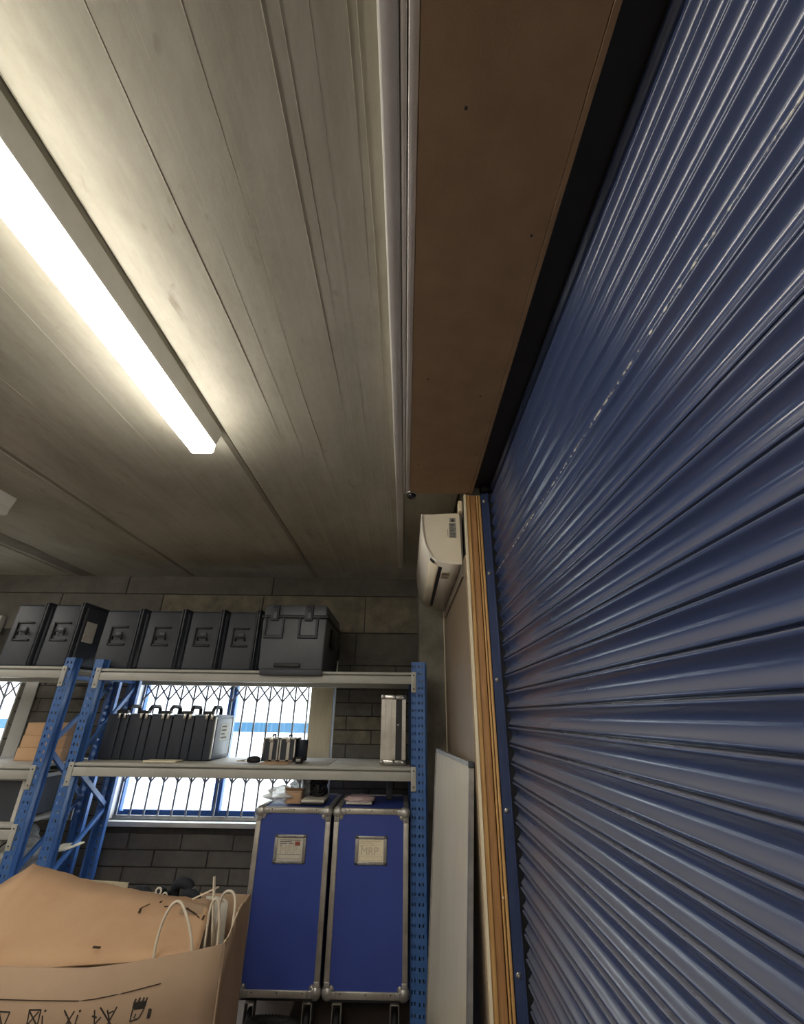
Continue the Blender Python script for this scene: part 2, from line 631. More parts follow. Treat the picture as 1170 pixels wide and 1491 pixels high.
# timber lined jamb: boards seen on the reveal, one beside the other
jb = MB().box(.336, .346, 2.312, 2.345, 0, 2.885)
jamb = struct('trim_2', jb, M['cream_edge'], label='pale painted edge of the timber door jamb')
MB().bbox(.346, .369, 2.318, 2.345, 0, 2.885, .003).build('jamb_board', M['timber'], jamb)
MB().bbox(.369, .404, 2.326, 2.345, 0, 2.885, .002).build('jamb_board', M['timber_dark'], jamb)
MB().box(.404, .409, 2.338, 2.345, 0, 2.885).build('jamb_groove', M['groove'], jamb)
MB().bbox(.409, .417, 2.322, 2.345, 0, 2.885, .002).build('jamb_bead', M['timber'], jamb)
MB().box(.417, .421, 2.338, 2.345, 0, 2.885).build('jamb_groove', M['groove'], jamb)
MB().bbox(.421, .434, 2.324, 2.345, 0, 2.885, .003).build('jamb_bead', M['timber'], jamb)
MB().tube([(.414, 2.321, 1.02), (.414, 2.316, 1.02)], .004, 8).build('nail_head', M['cream_edge'], jamb)

# bulkhead above the shutter
bh = struct('trim_3', MB().box(.02, .386, -1.6, 2.33, 2.916, ZC), M['mdf'], label='bulkhead box over the shutter')
MB().box(.018, .372, -1.6, 2.33, 2.90, 2.916).build('bottom_board', M['mdf'], bh)
MB().box(.3745, .388, -1.6, 2.33, 2.898, 2.93).build('edge_batten', M['mdf'], bh)
for (u, y) in ((.08, 1.35), (.335, .78), (.345, 1.9), (.06, 2.0), (.12, .5), (.30, 1.45)):
    MB().lathe((u, y, 2.9005), (0, 0, -1), [(.0, .0012), (.004, .001), (.0045, 0)], 8).build('screw_head', M['ink'], bh)

# trunking along the ceiling beside the bulkhead
tr = thing('cable_trunking', 'long white plastic cable trunking running along the ceiling beside the brown bulkhead', 'trunking', (-.045, 1.0, ZC))
MB().bbox(-.066, -.024, -1.6, 3.848, 2.916, ZC, .003).build('trunking_base', M['white_paint'], tr)
MB().bbox(-.062, -.028, -1.6, 3.846, 2.911, 2.917, .002).build('trunking_lid', M['grey_trunk'], tr)
t2 = thing('conduit_strip', 'narrow double grey strip fixed between white trunking and brown bulkhead', 'trim', (0, 0.5, ZC))
MB().bbox(-.022, -.008, -1.6, 2.36, 2.912, ZC, .003).build('strip', M['grey_trunk'], t2)
MB().bbox(-.005, .0165, -1.6, 2.34, 2.904, ZC, .003).build('strip', M['grey_trunk'], t2)

# ------------------------------------------------------------------ windows
for wi, (a, b, c, d) in enumerate(OPEN):
    y0, y1 = YB+.10, YB+.15
    fr = MB()
    fr.box(a, a+.05, y0, y1, c, d).box(b-.05, b, y0, y1, c, d).box(a+.05, b-.05, y0, y1, c, c+.05).box(a+.05, b-.05, y0, y1, d-.05, d)
    w = struct('window_%d' % (wi+1), fr, M['window_blue'])
    mull = [-1.62] if wi == 0 else [-4.2]
    xs = [a+.05] + mull + [b-.05]
    for x in mull:
        MB().bbox(x-.035, x+.035, y0-.02, y1, c+.05, d-.05, .004).build('mullion', M['window_blue'], w)
    for p, q in zip(xs[:-1], xs[1:]):
        MB().box(p+(.035 if p in mull else 0), q-(.035 if q in mull else 0), y0+.02, y0+.026, c+.05, d-.05).build('pane', M['glass'], w)
        MB().box(p+.035, q-.035, y0-.006, y0+.004, c+.05, c+.062).build('bottom_rail', M['window_blue'], w)
    MB().bbox(a-.02, b+.02, YB-.05, y0, c-.035, c, .004).build('sill', M['white_paint'], w)
    MB().box(a-.002, a+.012, YB+.0, y0, c, d).build('reveal_lining', M['white_paint'], w)
    MB().box(b-.012, b+.002, YB+.0, y0, c, d).build('reveal_lining', M['white_paint'], w)
    MB().box(a, b, YB+.0, y0, d-.012, d+.002).build('reveal_lining', M['white_paint'], w)
    MB().box(a, b, YB+.205, YB+.235, c, d).v  # (opening kept clear)

# pale timber boards beside the windows
tag(MB().bbox(-.865, -.655, YB-.022, YB-.004, .872, 2.16, .004).build('timber_board', M['ply_white']), 'pale upright wooden board covering the right edge of the barred window', 'board')
tag(MB().bbox(-3.54, -3.42, YB-.022, YB-.006, 0.9, 2.05, .004).build('painted_board', M['grey_trunk']), 'grey white upright board on the dark wall right of the left window', 'board')
tag(MB().bbox(-4.3, -3.97, YB-.07, YB-.006, 2.38, 2.54, .006).build('wall_box', M['white_paint']), 'pale wall box high up at the left beside the black cases', 'box')

# concertina security grilles inside the windows
for gi, (x0, x1, lab) in enumerate([(-2.44, -.90, 'grey folding lattice grille inside the wide barred window behind the shelves'),
                                    (-4.70, -3.63, 'grey folding lattice grille inside the left window, partly out of frame')]):
    g = thing('security_grille', lab, 'grille', ((x0+x1)/2, YB+.04, .87), 'window grilles' if False else None)
    n = int(round((x1-x0)/.117))
    p = (x1-x0)/n
    for i in range(n+1):
        x = x0+i*p
        MB().box(x-.007, x+.007, YB+.032, YB+.044, .90, 2.12).build('bar', M['grille'], g)
    for zc in (1.865, 1.215):
        for i in range(n):
            x = x0+i*p
            MB().bar((x, YB+.032, zc-.075), (x+p, YB+.032, zc+.075), .014, .004, (0, 1, 0)).build('lattice_strip', M['grille'], g)
            MB().bar((x, YB+.050, zc+.075), (x+p, YB+.050, zc-.075), .014, .004, (0, 1, 0)).build('lattice_strip', M['grille'], g)
    MB().box(x0-.02, x1+.02, YB+.03, YB+.055, .872, .90).build('bottom_track', M['galv'], g)
    MB().box(x0-.02, x1+.02, YB+.03, YB+.055, 2.12, 2.15).build('top_track', M['galv'], g)

# outside: yard and the white building opposite with its blue band
struct('ground_outside', MB().box(-16, 8, YB+.23, 22, -.3, -.02), M['out_ground'])
ob = thing('building', 'white building across the yard with a blue band, seen through the barred window', 'building', (-4, 10, 0))
MB().box(-16, 8, 10, 10.4, 0, 4.2).build('wall', M['out_white'], ob)
MB().box(-15, 7, 9.94, 10.0, 1.345, 1.52).build('blue_band', M['out_blue'], ob)

# ------------------------------------------------------------------ ceiling lights
def batten(x0, x1, y0, y1, lit, label):
    t = thing('batten_light', label, 'light', ((x0+x1)/2, (y0+y1)/2, ZC))
    # sheet steel body against the ceiling, prismatic diffuser below it
    body = [(x0-.018, ZC), (x0+.004, ZC-.0745), (x1+.004, ZC-.0745), (x1+.022, ZC-.004), (x1+.022, ZC)]
    MB().prism(body, y0, y1).build('housing', M['white_paint'], t)
    zt, zb = ZC-.075, ZC-.120
    P = [(x0, zt), (x0+.001, zb+.008), (x0+.010, zb), (x1-.010, zb), (x1-.001, zb+.008), (x1, zt)]
    MB().prism(P, y0+.012, y1-.012).build('diffuser', M['diffuser'] if lit else M['white_paint'], t)
    Q = [(x0-.001, zt), (x0, zb+.007), (x0+.010, zb-.001), (x1-.010, zb-.001), (x1, zb+.007), (x1+.001, zt)]
    MB().prism(Q, y1-.012, y1).build('end_cap', M['diffuser'] if lit else M['white_paint'], t)
    MB().prism(Q, y0, y0+.012).build('end_cap', M['diffuser'] if lit else M['white_paint'], t)
    return t


batten(-1.060, -.948, .03, 1.825, True, 'bright lit batten light on the ceiling at upper left')
batten(-2.80, -2.61, .8, 2.60, False, 'unlit white batten light whose tip shows at the left edge of the ceiling')
batten(-1.060, -.948, -2.6, -.8, True, 'added unseen batten light in line with the first, further back along the ceiling')  # out of view, added to light the room from behind
batten(-.20, -.09, -3.6, -1.8, True, 'added fill batten light on the ceiling behind the camera nearest the shutter')  # unseen lamp added for frontal light on the jamb side
batten(-2.65, -2.54, -3.6, -1.8, True, 'added fill batten light on the ceiling behind the camera, middle row')  # unseen, added for more light from behind
batten(-4.40, -4.26, -1.6, .2, True, 'added fill batten light far to the left behind the frame edge')  # added out of view to brighten the left of the ceiling
batten(-4.40, -4.26, 1.2, 3.0, True, 'added fill batten light nearest the back wall at far left')  # added beyond the left edge as fill for the far ceiling

# ------------------------------------------------------------------ roller shutter
rs = thing('roller_shutter', 'large navy blue steel roller shutter of curved slats on the right', 'shutter', (.5, .4, 0))
PITCH, XS = .075, .494
prof = [(.000, .0005), (-.0022, .003), (-.0012, .0075)]
for i in range(1, 12):                                  # concave lath as seen from inside
    a = i/12.0
    zz = .0075 + a*(.0575-.0075)
    prof.append((-.0012 + .0150*math.sin(math.pi*a)**0.9, zz))
prof += [(-.0015, .0575), (-.0045, .0605), (-.0062, .0640), (-.0050, .0675), (-.0015, .0690), (.010, .0688), (.014, .0705), (.014, .0750), (.0005, .0756)]
sl = MB()
Y0, Y1 = -1.55, 2.322
P, F = [], []
NS = 6
for j in range(NS+1):
    y = Y0 + (Y1-Y0)*j/NS
    for dx, dz in prof:
        P.append((XS+dx, y, dz))
n = len(prof)
for j in range(NS):
    for i in range(n-1):
        F.append((j*n+i, j*n+i+1, (j+1)*n+i+1, (j+1)*n+i))
sl.add(P, F, True)
slat = sl.build('slat', M['shutter'], rs)
slat_worn = slat.data.copy()
slat_worn.materials[0] = M['shutter_worn']
zoff = .012
slat.location.z += zoff
for i in range(1, 40):
    c = slat.copy()
    COL.objects.link(c)
    c.location.z = slat.location.z + i*PITCH
    c.location.x = slat.location.x + random.uniform(-.0008, .0008)
    if i == 32:
        c.data = slat_worn
# guide rail with its bolts on the reveal
gr = MB().box(.438, .477, 2.328, 2.346, 0, 2.90).box(.474, .480, 2.318, 2.346, 0, 2.90)
guide = gr.build('guide_rail', M['navy'], rs)
MB().box(.4345, .60, 2.334, 2.37, 0, ZC).box(.512, .60, 2.318, 2.334, 0, 2.9).build('guide_channel', M['black'], rs)
for z in (.30, .779, 1.321, 1.864, 2.41, 2.85):
    x = .456
    MB().lathe((x, 2.328, z), (0, -1, 0), [(.0105, 0), (.0105, .002), (.0, .002)], 14).build('washer', M['galv'], guide)
    MB().lathe((x, 2.326, z), (0, -1, 0), [(.0065, 0), (.0065, .006), (.005, .0075), (0, .0078)], 6).build('bolt', M['galv'], guide)
MB().box(.3885, .60, Y0, 2.333, 2.942, 2.968).build('recess_shade', M['black'], rs)  # black plate standing in for the deep shade in the gap above the slats
MB().bbox(.440, .488, 2.29, 2.33, 2.905, 2.962, .004).build('end_bracket', M['black'], rs)
MB().lathe((.452, 2.29, 2.95), (0, -1, 0), [(.007, 0), (.007, .006), (0, .007)], 10).build('bracket_bolt', M['galv'], rs)

# ------------------------------------------------------------------ air conditioner
ac = thing('air_conditioner', 'cream wall mounted air conditioner beside the timber jamb under the ceiling', 'air conditioner', (XW, 3.0, 2.49))
cv = [(.088, 2.800), (.0905, 2.735), (.097, 2.669), (.111, 2.603), (.130, 2.560), (.150, 2.530), (.178, 2.508), (.205, 2.498), (.250, 2.490), (.315, 2.487)]
body = [(.318, 2.815), (.24, 2.812), (.16, 2.806)] + [(x+.006, z+.004) for x, z in cv]
MB().prism(body, 2.426, 3.612, True).build('body', M['ac'], ac)
# front panel shell that wraps round the body and stands proud of the ends


def shell(curve, th, y0, y1, mbx):
    P, F = [], []
    m = len(curve)
    inner = []
    for i, (x, z) in enumerate(curve):
        a = Vector(curve[min(i+1, m-1)]) - Vector(curve[max(i-1, 0)])
        nrm = Vector((-a.y, a.x)).normalized()
        inner.append((x+nrm.x*th, z+nrm.y*th))
    pol = list(curve) + inner[::-1]
    return mbx.prism(pol, y0, y1, True)


shell(cv[:6], .0055, 2.414, 3.622, MB()).build('front_panel', M['ac_front'], ac)
shell(cv[5:], .0055, 2.414, 3.622, MB()).build('bottom_panel', M['ac_front'], ac)
lv = [(.136, 2.545), (.152, 2.521), (.176, 2.5025), (.190, 2.496)]
shell(lv, .004, 2.47, 3.56, MB()).build('louvre', M['ac'], ac)
MB().prism([(.192, 2.4955), (.192, 2.503), (.212, 2.4995), (.212, 2.4905)], 2.50, 3.50).build('air_slot', M['black'], ac)
MB().prism([(.139, 2.530), (.150, 2.542), (.166, 2.519), (.160, 2.509)], 2.443, 2.4695).build('louvre_pivot_recess', M['black'], ac)
st = MB().box(.258, .294, 2.4245, 2.4262, 2.756, 2.783).build('warning_sticker', M['sticker'], ac)
MB().add([(.264, 2.4242, 2.759), (.288, 2.4242, 2.759), (.276, 2.4242, 2.780)], [(0, 1, 2)]).build('warning_triangle', M['ink'], st)
rt = MB().box(.254, .296, 2.4245, 2.4262, 2.655, 2.750).build('rating_label', M['sticker'], ac)
for k in range(9):
    MB().box(.258, .258+random.uniform(.02, .034), 2.4238, 2.4244, 2.661+k*.0098, 2.6645+k*.0098).build('print_line', M['ink'], rt)
MB().box(.245, .2475, 2.4245, 2.4258, 2.66, 2.71).build('print_line', M['ink'], ac)
lb = MB().box(.215, .27, 2.56, 2.70, 2.4832, 2.4846).build('bottom_label', M['ac'], ac)
for k in range(5):
    MB().box(.219, .219+random.uniform(.025, .047), 2.572+k*.026, 2.580+k*.026, 2.4825, 2.4831).build('print_line', M['ink'], lb)
MB().box(.318, XW, 2.43, 3.61, 2.42, 2.80).build('mounting_plate', M['bracket'], ac)
MB().bbox(.306, XW, 2.36, 2.41, 2.80, 2.868, .004).build('pipe_cover', M['cream_edge'], ac)
MB().tube([(.27, 3.0, 2.81), (.262, 2.95, 2.86), (.27, 2.9, 2.90), (.30, 2.86, 2.93)], .018, 10).build('pipe', M['black'], ac)

# ------------------------------------------------------------------ dome camera
dc = thing('dome_camera', 'small black dome security camera at the far end of the bulkhead', 'camera', (.028, 2.345, 2.90))
MB().lathe((.028, 2.345, 2.916), (0, 0, -1), [(0, 0), (.034, 0), (.034, .014), (.029, .02), (.0, .02)], 24).build('base_ring', M['galv'], dc)
MB().lathe((.028, 2.345, 2.896), (0, 0, -1), [(.027, 0), (.0265, .008), (.022, .017), (.013, .024), (0, .0265)], 24).build('dome', mat('dome_plastic', srgb(20, 20, 22), 0.08), dc)

# ------------------------------------------------------------------ pallet racking
YR0, YR1 = 3.50, 4.13


def perforated(x0, x1, y, z0, z1, cols, hw, hh, pitch, th=.002):
    """sheet facing -y with rows of real slots: cols = x centres of the slot columns"""
    xs = sorted([x0, x1] + [c-hw/2 for c in cols] + [c+hw/2 for c in cols])
    holes = [(c-hw/2, c+hw/2) for c in cols]
    zs = [z0]
    z = z0 + pitch*.6
    while z < z1-pitch*.5:
        zs += [z-hh/2, z+hh/2]
        z += pitch
    zs.append(z1)
    mbx = MB()
    V = {}

    def vid(i, j):
        if (i, j) not in V:
            V[(i, j)] = len(mbx.v)
            mbx.v.append(Vector((xs[i], y, zs[j])))
        return V[(i, j)]
    for i in range(len(xs)-1):
        ish = any(abs(xs[i]-h[0]) < 1e-6 for h in holes)
        if not ish:
            mbx.f.append((vid(i, 0), vid(i+1, 0), vid(i+1, len(zs)-1), vid(i, len(zs)-1)))
            mbx.sm.append(False)
            continue
        for j in range(0, len(zs)-1, 2):
            mbx.f.append((vid(i, j), vid(i+1, j), vid(i+1, j+1), vid(i, j+1)))
            mbx.sm.append(False)
    return mbx


def upright(x0, x1, y, z1, rack, facing=1, wide=False):
    """omega profile: slotted front, two flanges"""
    if wide:
        xm = x0+.042
        mbx = perforated(xm, x1, y, 0, z1, [xm+.015, xm+.038], .0085, .017, .05)
        m2 = perforated(x0, xm-.006, y+.008, 0, z1, [x0+.012, x0+.029], .007, .017, .05)
        mbx.add(m2.v, m2.f)
        mbx.box(xm-.007, xm, y+.0005, y+.012, 0, z1)
    else:
        w = x1-x0
        mbx = perforated(x0, x1, y, 0, z1, [x0+w*.30, x0+w*.68], .011, .019, .05)
    f = facing
    a, b = sorted((y, y+f*.06))
    mbx.box(x1-.002, x1, a, b, 0, z1)
    mbx.box(x0, x0+.002, a, b, 0, z1)
    c, d = sorted((y+f*.058, y+f*.06))
    mbx.box(x1, x1+.014, c, d, 0, z1)
    if not wide:
        mbx.box(x0-.014, x0, c, d, 0, z1)
    mbx.box(x0, x1+.02, min(y-.02, y+f*.08), max(y-.02, y+f*.08), 0, .006)
    return mbx.build('upright', M['blue_rack'], rack)


def braces(xc, zs, rack, first=0):
    y = [YR0+.045, YR1-.045]
    for i in range(len(zs)-1):
        a = y[(i+first) % 2]
        b = y[(i+1+first) % 2]
        MB().bar((xc, a, zs[i]), (xc, b, zs[i+1]), .018, .032, (0, 0, 1)).build('brace', M['blue_rack'], rack)
    MB().bar((xc, y[0], 1.93), (xc, y[1], 1.93), .018, .032).build('brace', M['blue_rack'], rack)


def level(x0, x1, ztop, rack, hh=.082, deck=True):
    for y, s in ((YR0-.004, 1), (YR1, -1)):
        mbx = MB()
        mbx.bbox(x0, x1, min(y, y+s*.045), max(y, y+s*.045), ztop-hh, ztop-.028, .003)
        mbx.box(x0, x1, min(y+s*.030, y+s*.045), max(y+s*.030, y+s*.045), ztop-.028, ztop-.018)
        mbx.bbox(x0, x1, min(y+s*.002, y+s*.045), max(y+s*.002, y+s*.045), ztop-.019, ztop-.002, .002)
        bmo = mbx.build('beam', M['beam_grey'], rack)
        if s == 1:
            for xe, d in ((x0, -1), (x1, 1)):
                e0, e1 = sorted((xe, xe+d*.036))
                MB().bbox(e0, e1, y-.004, y+.004, ztop-.14, ztop+.004, .002).build('connector', M['beam_grey'], bmo)
                for zz in (ztop-.02, ztop-.115):
                    MB().lathe(((e0+e1)/2, y-.004, zz), (0, -1, 0), [(.005, 0), (.004, .002), (0, .0025)], 8).build('rivet', M['ink'], bmo)
    if deck:
        w = (x1-x0)/4
        for i in range(4):
            MB().bbox(x0+i*w+.002, x0+(i+1)*w-.002, YR0+.008, YR1-.012, ztop-.020, ztop, .003).build('shelf_board', M['deck'], rack)


rk = thing('pallet_rack', 'blue and grey pallet rack bay with two shelves before the barred window', 'rack', (-1.1, 3.8, 0))
upright(-2.360, -2.292, YR0, 2.055, rk)
upright(-2.385, -2.317, YR1, 1.965, rk, -1)
upright(.046, .150, YR0, 2.065, rk, 1, True)
upright(.046, .125, YR1, 1.965, rk, -1)
ZL = [.15, .62, 1.02, 1.46, 1.93]
braces(-2.335, [.20, .66, 1.02, 1.36, 1.90], rk, 1)
braces(.105, [.20, .66, 1.10, 1.50, 1.93], rk, 1)
level(-2.292, .046, 1.99, rk)
level(-2.292, .046, 1.37, rk)

rl = thing('pallet_rack', 'left bay of blue and grey pallet racking, cut off by the left edge', 'rack', (-3.7, 3.8, 0))
upright(-2.588, -2.515, YR0, 2.065, rl)
upright(-2.555, -2.487, YR1, 1.965, rl, -1)
upright(-4.98, -4.91, YR0, 2.06, rl)
upright(-4.98, -4.91, YR1, 1.965, rl, -1)
braces(-2.55, [.24, .70, 1.08, 1.46, 1.90], rl, 1)
level(-4.91, -2.588, 2.0, rl)
level(-4.91, -2.588, 1.345, rl)
level(-4.91, -2.588, 1.005, rl)
level(-4.91, -2.588, .60, rl)

# ------------------------------------------------------------------ black transit cases on the top shelf
def rbox(x0, x1, y0, y1, z0, z1, tap=.012, r=.02, mbx=None):
    bm = bmesh.new()
    bmesh.ops.create_cube(bm, size=1.0)
    for v in bm.verts:
        k = tap if v.co.z > 0 else 0
        v.co = Vector(((x0+x1)/2+v.co.x*((x1-x0)-2*k), (y0+y1)/2+v.co.y*((y1-y0)-2*k), (z0+z1)/2+v.co.z*(z1-z0)))
    bmesh.ops.bevel(bm, geom=bm.edges[:], offset=r, segments=3, profile=0.5, affect='EDGES')
    return (mbx or MB()).frombm(bm, True)


def transit_case(x0, w, z0, h, label):
    y0, y1 = 3.585, 4.28
    z0 += .003
    t = thing('transit_case', label, 'case', (x0+w/2, 3.9, z0), 'black cases on the top shelf')
    rbox(x0, x0+w*.82, y0, y1, z0, z0+h, .006, .02).build('shell', M['case_black'], t)
    rbox(x0+w*.86, x0+w-.004, y0+.008, y1-.01, z0+.01, z0+h-.012, .006, .02).build('lid', M['case_black'], t)
    rim = MB()
    for xa, xb in ((x0+w*.79, x0+w*.845), (x0+w*.85, x0+w*.90)):
        rbox(xa, xb, y0-.014, y1+.008, z0+.004, z0+h+.014, .006, .011, rim)
    rim.build('seam_rim', M['case_black'], t)
    # recessed handle pocket on the end face with a folded grip
    cx, cz = x0+w*.42, z0+h*.55
    fr = MB()
    fr.bbox(cx-.070, cx-.056, y0-.010, y0+.01, cz-.075, cz+.075, .004)
    fr.bbox(cx-.056, cx+.066, y0-.010, y0+.01, cz+.062, cz+.075, .004)
    fr.bbox(cx-.056, cx+.066, y0-.010, y0+.01, cz-.075, cz-.058, .004)
    fr.build('handle_frame', M['black'], t)
    gp = MB().tube([(cx-.03, y0-.012, cz-.03), (cx-.03, y0-.02, cz+.0), (cx+.04, y0-.02, cz), (cx+.04, y0-.012, cz-.03)], .008, 8)
    hg = gp.build('handle', M['black'], t)
    MB().bbox(cx-.012, cx+.03, y0-.013, y0-.002, cz-.005, cz+.032, .004).build('latch', M['case_lite'], t)
    return t


for x, w, z0, h, lab in [(-3.190, .300, 2.0, .485, 'black plastic transit case at the left end of the top shelf'),
                         (-2.885, .290, 2.0, .488, 'second black transit case from the left, white sticker on its side'),
                         (-2.440, .350, 1.99, .455, 'black transit case just right of the stickered case on the top shelf'),
                         (-2.090, .345, 1.99, .455, 'black transit case fourth from the left on the top shelf'),
                         (-1.745, .310, 1.99, .455, 'black transit case fifth from the left on the top shelf'),
                         (-1.435, .290, 1.99, .455, 'black transit case directly left of the big latched case')]:
    t = transit_case(x, w, z0, h, lab)
    if 'sticker on' in lab:
        MB().box(-2.5985, -2.5965, 3.62, 3.75, 2.20, 2.36).build('sticker', M['paper_grey'], t)
        MB().box(-2.5985, -2.5965, 3.86, 3.875, 2.20, 2.33).build('sticker', M['white_paint'], t)

# big latched case
lc = thing('latched_case', 'large dark grey lidded case with two front latches on the top shelf', 'case', (-.87, 3.8, 1.99))
x0, x1, y0, y1, z0, z1 = -1.118, -.612, 3.47, 4.22, 1.995, 2.485


def tapered(mbx, xa, xb, ya, yb, za, zb, t, r=.012):
    """wider at the top by t on every side"""
    bm = bmesh.new()
    bmesh.ops.create_cube(bm, size=1.0)
    for v in bm.verts:
        k = t if v.co.z > 0 else -0
        v.co = Vector(((xa+xb)/2+v.co.x*((xb-xa)+2*k), (ya+yb)/2+v.co.y*((yb-ya)+2*k), (za+zb)/2+v.co.z*(zb-za)))
    bmesh.ops.bevel(bm, geom=bm.edges[:], offset=r, segments=3, profile=0.5, affect='EDGES')
    return mbx.frombm(bm, True)


tapered(MB(), x0+.012, x1-.012, y0+.012, y1-.012, z0, z1-.105, .010).build('body', M['case_lite'], lc)
lid = tapered(MB(), x0+.002, x1-.002, y0+.004, y1-.004, z1-.092, z1, -.010, .014).build('lid', M['case_lite'], lc)
MB().bbox(x0-.008, x1+.008, y0-.008, y1+.008, z1-.108, z1-.084, .005).build('seam_lip', M['black'], lc)
for cx in (-1.022, -.756):
    p = MB()
    p.bbox(cx-.078, cx-.058, y0-.010, y0+.02, z1-.245, z1-.105, .006)
    p.bbox(cx+.058, cx+.078, y0-.010, y0+.02, z1-.245, z1-.105, .006)
    p.bbox(cx-.078, cx+.078, y0-.010, y0+.02, z1-.262, z1-.238, .006)
    p.build('handle_frame', M['case_black'], lc)
    lt = MB().bbox(cx-.034, cx+.030, y0-.016, y0+.01, z1-.130, z1-.006, .006).build('latch', M['case_black'], lc)
    MB().bbox(cx-.012, cx+.020, y0-.024, y0-.012, z1-.118, z1-.062, .005).build('latch_lever', M['case_lite'], lt)
    MB().bbox(cx-.018, cx+.018, y0-.020, y0-.012, z1-.058, z1-.020, .004).build('latch_hook', M['black'], lt)
MB().bbox(-.99, -.79, y0-.006, y0+.016, z0+.018, z0+.045, .006).build('foot_recess', M['black'], lc)
hd = MB().bbox(-1.085, -.62, y0-.012, y0+.014, 1.955, z0+.004, .004).build('base_lip', M['case_black'], lc)
MB().bbox(x1-.004, x1+.012, y0+.22, y0+.40, z1-.30, z1-.15, .008).build('side_handle', M['black'], lc)

# ------------------------------------------------------------------ black equipment cases on the middle shelf
def equip_case(x0, label):
    w, y0, y1, z0, h = .166, 3.70, 4.08, 1.372, .305
    t = thing('equipment_case', label, 'case', (x0+w/2, 3.9, z0), 'black cases on the middle shelf')
    rbox(x0+.0005, x0+w*.628, y0, y1, z0, z0+h, .002, .008).build('shell', M['deep_black'], t)
    rbox(x0+w*.635, x0+w-.0005, y0+.001, y1-.001, z0+.001, z0+h-.001, .002, .008).build('lid', M['deep_black'], t)
    rm = MB()
    rbox(x0+w*.56, x0+w*.615, y0+.004, y1+.004, z0+.006, z0+h+.006, .002, .004, rm)
    rbox(x0+w*.645, x0+w*.70, y0+.004, y1+.004, z0+.006, z0+h+.006, .002, .004, rm)
    rm.build('seam_rim', M['deep_black'], t)
    zt = z0+h
    xm = x0+w*.56
    hb = MB().tube([(xm, y0+.10, zt), (xm, y0+.105, zt+.040), (xm, y0+.125, zt+.058), (xm, y0+.24, zt+.058), (xm, y0+.26, zt+.040), (xm, y0+.265, zt)], .014, 10)
    # the grip lies across the top, its end seen from the room
    hb.build('handle', M['rubber'], t)
    gp = MB().bbox(xm-.05, xm+.03, y0+.03, y0+.07, zt+.005, zt+.030, .008).build('handle_mount', M['black'], t)
    for dx in (-.012, .03):
        MB().bbox(xm+dx, xm+dx+.022, y0-.010, y0+.05, zt-.03, zt+.010, .004).build('clasp', M['chrome'], t)
    return t


e0 = equip_case(-2.275, 'black equipment case at the left end of the row on the middle shelf')
labs = ['black equipment case second from the left on the middle shelf', 'black equipment case in the middle of the row on the middle shelf',
        'black equipment case fourth in the row on the middle shelf', 'black equipment case at the right end of the row with white label']
last = None
for i, l in enumerate(labs):
    last = dup(e0, ((i+1)*.168, 0, 0), l)
xr = -2.275+4*.168+.166
MB().bbox(xr-.003, xr+.003, 3.73, 4.05, 1.40, 1.65, .002).build('side_panel', M['case_lite'], last)
sd = MB().box(xr+.003, xr+.0042, 3.82, 3.99, 1.50, 1.62).build('side_label', M['paper_grey'], last)
for k in range(4):
    MB().box(xr+.0042, xr+.005, 3.84, 3.84+random.uniform(.06, .13), 1.515+k*.026, 1.525+k*.026).build('print_line', M['ink'], sd)
MB().bbox(xr-.006, xr+.004, 3.697, 3.712, 1.385, 1.665, .003).build('edge_trim', M['alu'], last)
MB().bbox(xr-.006, xr+.004, 4.066, 4.08, 1.385, 1.665, .003).build('edge_trim', M['alu'], last)

# flat white card lying in front of the cases
tag(MB().bbox(-1.855, -1.62, 3.56, 3.68, 1.3705, 1.382, .003).build('flat_carton', M['paper']), 'flat white carton lying before the black equipment cases', 'box')

# two small aluminium edged cases
def small_case(x0, label):
    w, y0, y1, z0, h = .118, 3.72, 3.92, 1.376, .155
    t = thing('camera_case', label, 'case', (x0+w/2, 3.8, z0), 'small aluminium edged cases')
    bd = MB().box(x0+.004, x0+w-.004, y0+.004, y1-.004, z0+.004, z0+h-.004)
    bd.build('body', M['deep_black'], t)
    ed = MB()
    for xa in (x0, x0+w*.46, x0+w-.010):
        wd_ = .010 if xa != x0+w*.46 else .022
        ed.box(xa, xa+wd_, y0, y0+.008, z0, z0+h)
        ed.box(xa, xa+wd_, y0, y1, z0+h-.008, z0+h)
        ed.box(xa, xa+wd_, y1-.008, y1, z0, z0+h)
    ed.box(x0, x0+w, y0, y0+.006, z0+h-.009, z0+h).box(x0, x0+w, y0, y0+.006, z0, z0+.009)
    ed.box(x0, x0+w, y1-.008, y1, z0+h-.009, z0+h)
    ed.build('metal_edging', M['chrome'], t)
    MB().tube([(x0+.055, y0+.05, z0+h), (x0+.055, y0+.055, z0+h+.016), (x0+.055, y0+.13, z0+h+.016), (x0+.055, y0+.135, z0+h)], .006, 8).build('handle', M['rubber'], t)
    MB().bbox(x0+.045, x0+.075, y0-.005, y0+.02, z0+h-.03, z0+h+.006, .003).build('clasp', M['chrome'], t)
    return t


s0 = small_case(-1.062, 'small black case with bright metal edges, left of the pair on the middle shelf')
s1 = small_case(-.935, 'small black case with bright metal edges, right of the pair on the middle shelf')
MB().lathe((-.79, 3.83, 1.376), (0, 0, 1), [(0, 0), (.045, 0), (.045, .135), (.042, .14), (0, .14)], 20).build('round_tin', M['deep_black'], s1)

